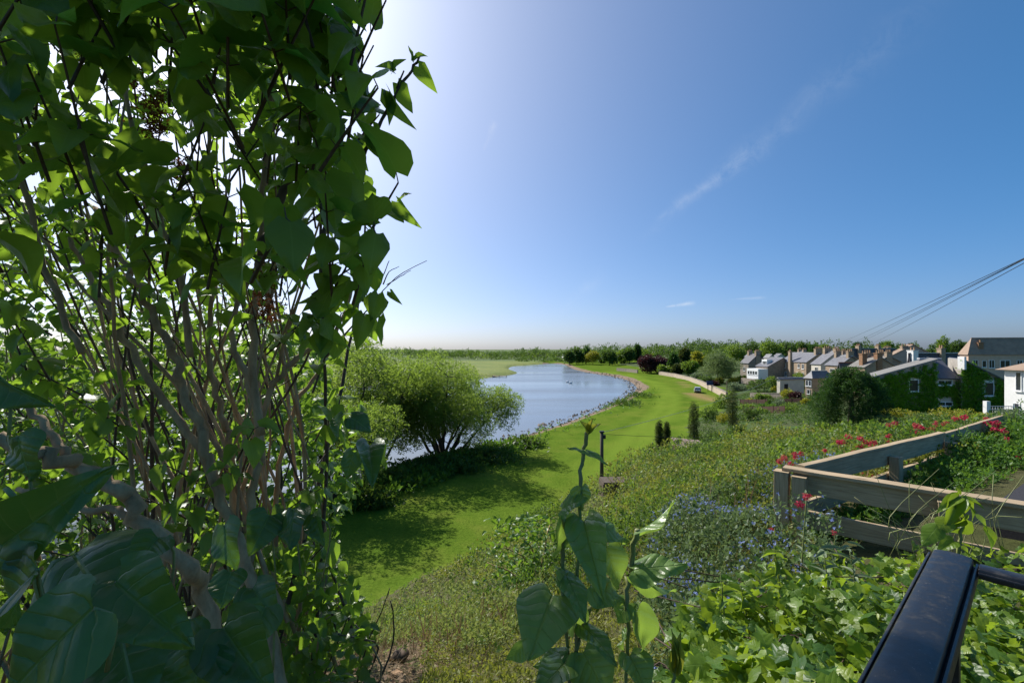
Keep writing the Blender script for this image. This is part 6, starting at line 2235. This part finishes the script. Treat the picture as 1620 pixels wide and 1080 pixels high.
def sweep(name, a_, b_, side, prof, parent, mat, sc=1.0, skew0=0.0, skew1=0.0):
    a_, b_ = Vector(a_), Vector(b_)
    d = (b_ - a_).normalized()
    mb = MB()
    n = len(prof)
    for e_, sk in ((a_, skew0), (b_, skew1)):
        for (s_, z) in prof:
            mb.v.append(tuple(e_ + side * s_ * sc + UP * z * sc + d * sk * s_ * sc))
    for i in range(n):
        j = (i + 1) % n
        mb.f.append([i, j, n + j, n + i])
    mb.f.append(list(range(n))[::-1])
    mb.f.append(list(range(n, 2 * n)))
    o = mb.build(name, M[mat], parent, True)
    bv = o.modifiers.new('bevel', 'BEVEL')
    bv.width = 0.0012
    bv.segments = 2
    bv.limit_method = 'ANGLE'
    bv.angle_limit = math.radians(50)
    wn_ = o.modifiers.new('normals', 'WEIGHTED_NORMAL')
    wn_.keep_sharp = False
    return o


e_end = Vector((0.6635, 0.7295, ZR)) + DP * 0.031
e_start = e_end - DN * 1.25
sweep('top_rail', e_start, e_end, DP, prof, hr, 'rail')
sweep('cross_rail', e_end + DP * 0.030 - DN * 0.020 - UP * 0.003, e_end + DP * 0.9 - DN * 0.020 - UP * 0.003, DN, prof, hr, 'rail', 0.6)
MB().box(e_end - DN * 0.05 + DP * 0.006 - UP * 0.52, DN * 0.012, DP * 0.006, UP * 0.5).build('post', M['rail'], hr, False, 0.001)
MB().box(e_end - DN * 0.55 - UP * 0.52, DN * 0.012, DP * 0.006, UP * 0.5).build('post', M['rail'], hr, False, 0.001)
MB().box(e_end + DP * 0.45 - DN * 0.014 - UP * 0.52, DN * 0.006, DP * 0.006, UP * 0.5).build('post', M['rail'], hr, False, 0.001)
MB().box(e_end - DN * 0.5 - UP * 0.95, DN * 0.55, DP * 0.006, UP * 0.012).build('bottom_rail', M['rail'], hr)

M['flowleaf'] = leaf_mat('flower_stem_leaf', [(0.055, 0.10, 0.04), (0.085, 0.14, 0.055), (0.12, 0.175, 0.08), (0.07, 0.12, 0.04)], (0.24, 0.34, 0.10), 0.35, 0.5, 0.3)
# ------------------------------------------------------------------ blue-flowered patch beside the fence
def region(n, x0, x1, y0, y1, fn):
    x, y = rng.uniform(x0, x1, n), rng.uniform(y0, y1, n)
    px, py = proj(np.stack([x, y, H(x, y) + 0.3], -1))
    ok = fn(px, py, x, y)
    return x[ok], y[ok]


def blue_zone(px, py, x, y):
    a_ = (x - 2.5) * 0.669 + (y - 4.0) * 0.743
    left_edge = np.interp(py, [700, 760, 860, 960, 1040], [1110, 1065, 1040, 1020, 1030])
    return (px > left_edge + 22 * np.sin(y * 5)) & (px < 1330) & ~fence_side(x, y) & (a_ < 1.3) & ((np.hypot(x - 2.45, y - 3.7) > 0.5) | (rng.random(len(x)) < 0.12))


x, y = region(20000, 0.5, 3.4, 2.2, 7.6, blue_zone)
ht = 0.16 + 0.42 * wavy(x * 2.5, y * 2.3) * np.clip(1.4 - np.abs(y - 4.4) * 0.35, 0.3, 1)
z = H(x, y) + ht * rng.random(len(x)) ** 0.6
q = np.stack([x, y, z], -1)
veg_sized('blue_flower_leaves', 'grey-green leafy stems of the blue-flowered patch left of the fence corner', 'flower patch', q, np.full(len(q), 0.043), 'flowleaf', T=SPRAYS + NARROW)
x, y = region(5200, 0.6, 3.4, 2.3, 7.4, blue_zone)
ht = 0.16 + 0.42 * wavy(x * 2.5, y * 2.3) * np.clip(1.4 - np.abs(y - 4.4) * 0.35, 0.3, 1)
keepf = (wavy(x * 3.1 + 1, y * 2.7) > 0.30) & (rng.random(len(x)) < 0.55)
x, y, ht = x[keepf], y[keepf], ht[keepf]
c0 = np.stack([x, y, H(x, y) + ht * (0.95 + 0.25 * rng.random(len(x)))], -1)
fl_ = np.repeat(c0, 2, axis=0) + rng.normal(size=(len(c0) * 2, 3)) * 0.014
FLOWER = (np.array([(0, 0, 0), (.5, .3, .1), (0, .9, .05), (-.5, .3, .1), (.1, 0, 0), (.95, -.3, .12), (.5, -.9, .1), (0, -.5, 0), (-.1, 0, 0), (-.95, -.3, .12), (-.5, -.9, .1), (0, -.5, 0)]), np.array([(0, 1, 2, 3), (4, 5, 6, 7), (8, 11, 10, 9)]))
so = scatter('blue_flowers', FLOWER[0], FLOWER[1], fl_, rot_frames(rand_dirs(len(fl_)), rand_dirs(len(fl_)) * .8 + [0, -.5, .8]), rng.uniform(0.008, 0.0145, len(fl_)), rng.random(len(fl_)), M['blue_flower'])
tag(so, 'small blue flowers dotted over the patch beside the fence', 'flowers', None, 'stuff')

# plants inside the fence, between rail and tarmac
s_ = rng.uniform(0.1, 6.2, 5200)
o_ = rng.uniform(0.05, 0.75, 5200) * np.clip(0.55 + s_ * 0.16, 0, 1.35)
x = CF.x + N2.x * s_ + N1.x * o_
y = CF.y + N2.y * s_ + N1.y * o_
base_z = np.interp(s_, [0, 2, 4, 6], [9.78, 9.95, 10.1, 10.15])
q = np.stack([x, y, base_z + rng.random(5200) * (0.08 + 0.055 * s_ * (1 - 0.35 * o_)) * (0.5 + wavy(x * 3, y * 3))], -1)
veg_sized('border_plants', 'leafy green border plants along the inside of the fence', 'border plants', q, np.full(5200, 0.045), 'herb')
# a taller leafy mass at the far end of the border
sb = P(1600, 760, 6.3)
x = rng.normal(7.4, 0.9, 2600)
y = rng.normal(6.5, 0.35, 2600)
q = np.stack([x, y, 9.95 + np.abs(rng.normal(0, 0.16, 2600))], -1)
veg_sized('border_bush', 'low leafy bushes at the far end of the tarmac', 'bushes', q, np.full(2600, 0.06), 'bright', kind='stuff')
# plants behind the fence
x, y = slope_points(2600, 4.6, 10, 0.62, 1.2)
ok = ~fence_side(x, y)
x, y = x[ok], y[ok]
q = np.stack([x, y, H(x, y) + rng.random(len(x)) * (0.25 + 0.35 * wavy(x, y))], -1)
veg_sized('verge_plants', 'mixed green foliage just beyond the receding fence run', 'plants', q, np.full(len(q), 0.05), 'herb', T=SPRAYS + NARROW)


# dark mossy cover between the shoots and the ivy
x, y = slope_points(9500, 1.5, 7.0, -0.2, 0.66)
ok = ~fence_side(x, y) & ~((x < 0.25) & (y < 2.2))
x, y = x[ok], y[ok]
q = np.stack([x, y, H(x, y) + 0.02 + rng.random(len(x)) * (0.08 + 0.16 * wavy(x * 3, y * 3))], -1)
veg_sized('heath_cover', 'dark olive heathy ground cover between the lilac shoots and the ivy', 'ground cover', q, np.full(len(q), 0.042), 'olive', T=NARROW)

# ------------------------------------------------------------------ red valerian
LANCE = heart(6, 2, 0.35, 0.35, 0.0, 0.2, full=0.30)
lance_me = tmpl_mesh('valerian_blade', LANCE, M['grey_leaf'])


def valerian(px, py, d, r, stem_len, label, pairs=3, heads=1):
    top = P(px, py, d)
    base = top - Vector((random.uniform(-.03, .03), random.uniform(-.02, .02), stem_len))
    t = empty('red_valerian', base)
    tag(t, label, 'flower', 'red valerian around the fence')
    pts = bezier([base, base.lerp(top, 0.5) + Vector((random.gauss(0, .01), 0, 0)), top], 4)
    MB().tube(pts, [0.005, 0.0048, 0.0046, 0.0044, 0.0042, 0.004, 0.0038, 0.0035, 0.003][:len(pts)], 6).build('stem', M['green_stem'], t, True)
    for hd in range(heads):
        c = np.array(top) + (np.array([random.gauss(0, 1), random.gauss(0, .6), random.uniform(-1.2, 0.4)]) * r * 1.5 if hd else 0)
        n = 90 if r * FPX / d > 8 else 45
        dd = rand_dirs(n)
        q = c + dd * r * np.array([1, 1, 0.75]) * rng.uniform(0.35, 1.0, (n, 1))
        scatter('flower_head', FLOWER[0], FLOWER[1], q, rot_frames(rand_dirs(n), dd + [0, 0, .4]), np.full(n, r * 0.24), rng.random(n), M['red_flower'], t)
        if hd:
            MB().tube([Vector(c), base.lerp(top, 0.75)], 0.002, 4).build('stem', M['green_stem'], t)
    for k in range(pairs):
        p = base.lerp(top, 0.2 + 0.6 * k / max(1, pairs))
        an = random.uniform(0, 3.1)
        for sg in (0, math.pi):
            dv = Vector((math.cos(an + sg), math.sin(an + sg), 0.45)).normalized()
            leaf_between('leaf', lance_me, p, p + dv * random.uniform(0.07, 0.11), 0.03, (0, -.2, 1), t)
    return t


for (px, py, d, r, sl_, lab, pr, hd) in (
        (1276, 786, 2.9, 0.032, 0.55, 'tall red valerian in front of the fence corner post', 4, 2), (1241, 724, 4.6, 0.04, 0.5, 'pink-red valerian behind the corner post, left head', 2, 3), (1268, 717, 4.8, 0.036, 0.5, 'red valerian above the corner, right head', 2, 3),
        (1237, 764, 4.4, 0.03, 0.4, 'small red valerian left of the corner post', 2, 1), (1221, 837, 3.4, 0.022, 0.35, 'small dark red valerian low among blue flowers', 3, 1), (1369, 750, 5.0, 0.042, 0.5, 'red valerian showing between the fence rails', 2, 3),
        (1362, 694, 5.8, 0.05, 0.5, 'valerian cluster above the middle of the receding rail', 2, 4), (1335, 698, 5.8, 0.045, 0.5, 'valerian left of the cluster above the receding rail', 2, 3), (1382, 700, 5.7, 0.05, 0.5, 'pinkish valerian right of the cluster above the receding rail', 2, 3), (1350, 714, 5.4, 0.03, 0.4, 'valerian head touching the receding rail', 1, 1),
        (1416, 669, 6.6, 0.05, 0.55, 'valerian head standing highest beyond the rail', 2, 2), (1450, 675, 6.6, 0.05, 0.5, 'pale red valerian left of the pair behind the rail', 2, 4), (1462, 678, 6.5, 0.05, 0.5, 'pale red valerian right of the pair behind the rail', 2, 3), (1478, 672, 6.6, 0.04, 0.5, 'slim valerian head behind the upper rail', 1, 3),
        (1526, 659, 6.9, 0.055, 0.55, 'valerian in front of the golden-yellow bush', 2, 3), (1498, 668, 6.8, 0.04, 0.5, 'small valerian left of the golden-yellow bush', 1, 2), (1560, 662, 6.8, 0.04, 0.5, 'small valerian right of the golden-yellow bush', 1, 2), (1576, 668, 6.2, 0.055, 0.5, 'bright valerian at the far end of the rail', 2, 3),
        (1588, 681, 5.9, 0.05, 0.45, 'red valerian inside the far end of the fence', 2, 2), (1594, 695, 5.8, 0.045, 0.45, 'red valerian lower at the far end of the fence', 2, 2), (1617, 724, 5.4, 0.05, 0.4, 'red valerian at the picture edge beside the tarmac', 2, 2),
        (1320, 842, 2.9, 0.02, 0.35, 'fading valerian head before the lower rail', 4, 1), (1305, 712, 5.2, 0.03, 0.4, 'small valerian head just past the corner', 1, 2), (1404, 690, 6.0, 0.035, 0.45, 'faded valerian between the two rail clusters', 1, 3)):
    valerian(px, py, d, r, sl_, lab, pr, hd)

# ------------------------------------------------------------------ ivy bank below the handrail
ivb = empty('ivy_bank', (1.4, 1.9, 10.0))
tag(ivb, 'glossy yellow-green ivy spilling over the bank under the handrail', 'ivy')
ivy_me = [tmpl_mesh('ivy_blade', T, M['ivy_leaf']) for T in IVYS]
il = []


def ivy_surface(x, y):
    return 10.60 - 0.20 * (y - 1.1) + 0.09 * math.sin(x * 5 + 1) * math.sin(y * 4.5) + 0.05 * math.sin(x * 11)


tries = 0
while len(il) < 3300 and tries < 60000:
    tries += 1
    y = 1.0 + 2.1 * random.random() ** 1.2
    x = y * random.uniform(0.30, 1.22)
    zt = ivy_surface(x, y)
    p = Vector((x, y, zt - 0.30 * random.random() ** 1.8))
    px, py = proj(np.array(p))
    top = np.interp(px, [1030, 1060, 1100, 1180, 1250, 1330, 1400, 1460, 1560, 1640], [1040, 1000, 950, 905, 880, 880, 878, 870, 865, 860])
    if py < top + random.gauss(0, 12) or py > 1120 or px < 1040 + 30 * math.sin(py * .05):
        continue
    if py < 930 and random.random() < 0.45:
        continue
    an = random.uniform(0, 6.28)
    tipd = Vector((math.cos(an) * 0.8, math.sin(an) * 0.8 - 0.25, random.gauss(-0.25, 0.3))).normalized()
    sz = random.uniform(0.036, 0.078)
    fc = Vector((random.gauss(-0.1, .65), random.gauss(-.05, .65), 1)).normalized()
    il.append((p, p + tipd * sz, sz * random.uniform(0.8, 1.0), fc))
split_leaves(il, 290, ivy_me, ivb, M['ivy_leaf'], IVYS, 'foliage')
vm = MB()
for i in range(70):
    y = random.uniform(1.1, 2.9)
    x = y * random.uniform(0.35, 1.15)
    p = Vector((x, y, ivy_surface(x, y) - .12))
    vm.tube(bezier([p, p + Vector((random.gauss(0, .12), random.gauss(0, .12), .03)), p + Vector((random.gauss(0, .22), random.gauss(0, .22), -.03))], 4), 0.003, 5)
vo_ = vm.build('vines', M['twig'], ivb, True)
vo_['kind'] = 'stuff'
# shaded soil and leaf litter the ivy roots in
mb = MB()
K = 12
for i in range(K):
    for j in range(K):
        def q_(i_, j_):
            yy = 0.9 + 2.3 * i_ / K
            xx = yy * (0.46 + 0.8 * j_ / K)
            return Vector((xx, yy, ivy_surface(xx, yy) - 0.46))
        mb.poly([q_(i, j), q_(i + 1, j), q_(i + 1, j + 1), q_(i, j + 1)])
tag(mb.build('ivy_bank_soil', M['hill'], None, True), kind='structure')


def whorl(name, label, stem_pts, leaves, me_list, r=0.004, cat='plant', tmpl_w=1.0):
    t = empty(name, stem_pts[0])
    tag(t, label, cat)
    stem(stem_pts, r, r * 0.6, 'green_stem', t, 4, 6)
    for k, (b, e_, w, fc) in enumerate(leaves):
        leaf_between('leaf', me_list[k % len(me_list)], b, e_, w, fc, t)
    return t


def WP(zx, zy, d):      # from the enlarged view of the fence corner
    return P(1200 + zx * 0.2593, 640 + zy * 0.2592, d)


D6 = 1.15
lv = []
for (bx, by, tx, ty, w, fc) in ((1225, 560, 1090, 640, 70, (-.2, -.5, .8)), (1225, 570, 1150, 740, 95, (-.5, -.7, .4)), (1230, 575, 1270, 690, 110, (.1, -.9, .4)), (1250, 580, 1380, 680, 90, (.3, -.6, .7)), (1255, 570, 1410, 625, 45, (.2, -.4, .9)),
                                (1230, 700, 1150, 760, 90, (-.3, -.6, .7)), (1150, 700, 1100, 770, 90, (-.2, -.5, .8)), (1270, 700, 1215, 800, 150, (0, -.8, -.3)), (1330, 690, 1430, 770, 85, (.4, -.6, .6)), (1370, 760, 1480, 900, 75, (.3, -.7, .6)), (1090, 745, 1000, 850, 100, (-.2, -.5, .8)), (1190, 830, 1105, 870, 85, (0, -.5, .8)), (1225, 545, 1215, 500, 25, (0, -.8, .3)), (1240, 880, 1310, 925, 60, (0, -.4, .9))):
    b, e_ = WP(bx, by, D6), WP(tx, ty, D6 - 0.4 * max(0, ty - by) * .26 / FPX)
    lv.append((b, e_, w * .2593 / FPX * D6, fc))
whorl('ivy_shoot', 'bright yellow-green leafy shoot rising above the handrail corner', [WP(1225, 1100, D6), WP(1228, 860, D6), WP(1238, 700, D6), WP(1228, 560, D6)], lv, [ivy_me[0], ivy_me[3], lil_me[2]] if False else [tmpl_mesh('ivy_shoot_blade', T, M['ivy_leaf']) for T in HEARTS[:4]], 0.0045)
# spindly saplings in the ivy
for k, (px, pt_, pb_, d, lab) in enumerate(((1140, 905, 1075, 1.9, 'thin leafy sapling standing in the ivy left of centre'), (1225, 862, 960, 2.2, 'short leafy sprig among blue flowers and ivy'), (1305, 880, 975, 2.0, 'grey-leaved valerian stem before the fence'), (1345, 872, 970, 2.1, 'grey-leaved stem beside the black handrail'), (1172, 925, 1010, 2.0, 'leafy sprig in the ivy near the blue flowers'))):
    top, bot = P(px, pt_, d), P(px + 14, pb_, d)
    lv = []
    grey = 'grey' in lab
    for i in range(11 if not grey else 14):
        p = bot.lerp(top, 0.25 + 0.75 * i / 11)
        an = 2.4 * i
        dv = Vector((math.cos(an), math.sin(an), random.uniform(-0.2, 0.5))).normalized()
        L_ = random.uniform(0.055, 0.10)
        lv.append((p, p + dv * L_, L_ * (0.42 if not grey else 0.34), (random.gauss(0, .3), -.3, 1)))
    whorl('sapling', lab, [bot, bot.lerp(top, .5), top], lv, [lance_me] if grey else [tmpl_mesh('sapling_blade', HEARTS[1], M['ivy_leaf'])], 0.004)
# yellow-flowered wiry stems by the lower rail
wy = MB()
for i in range(34):
    p = P(random.uniform(1390, 1600), random.uniform(850, 900), random.uniform(2.2, 2.8))
    wy.tube(bezier([p, p + Vector((random.gauss(0, .05), random.gauss(0, .04), random.uniform(.12, .2))), p + Vector((random.gauss(0, .14), random.gauss(0, .08), random.uniform(.2, .38)))], 3), 0.0018, 4)
o = wy.build('wiry_stems', M['green_stem'], None, True)
tag(o, 'thin wiry seed stems before the lower rail', 'stems', None, 'stuff')
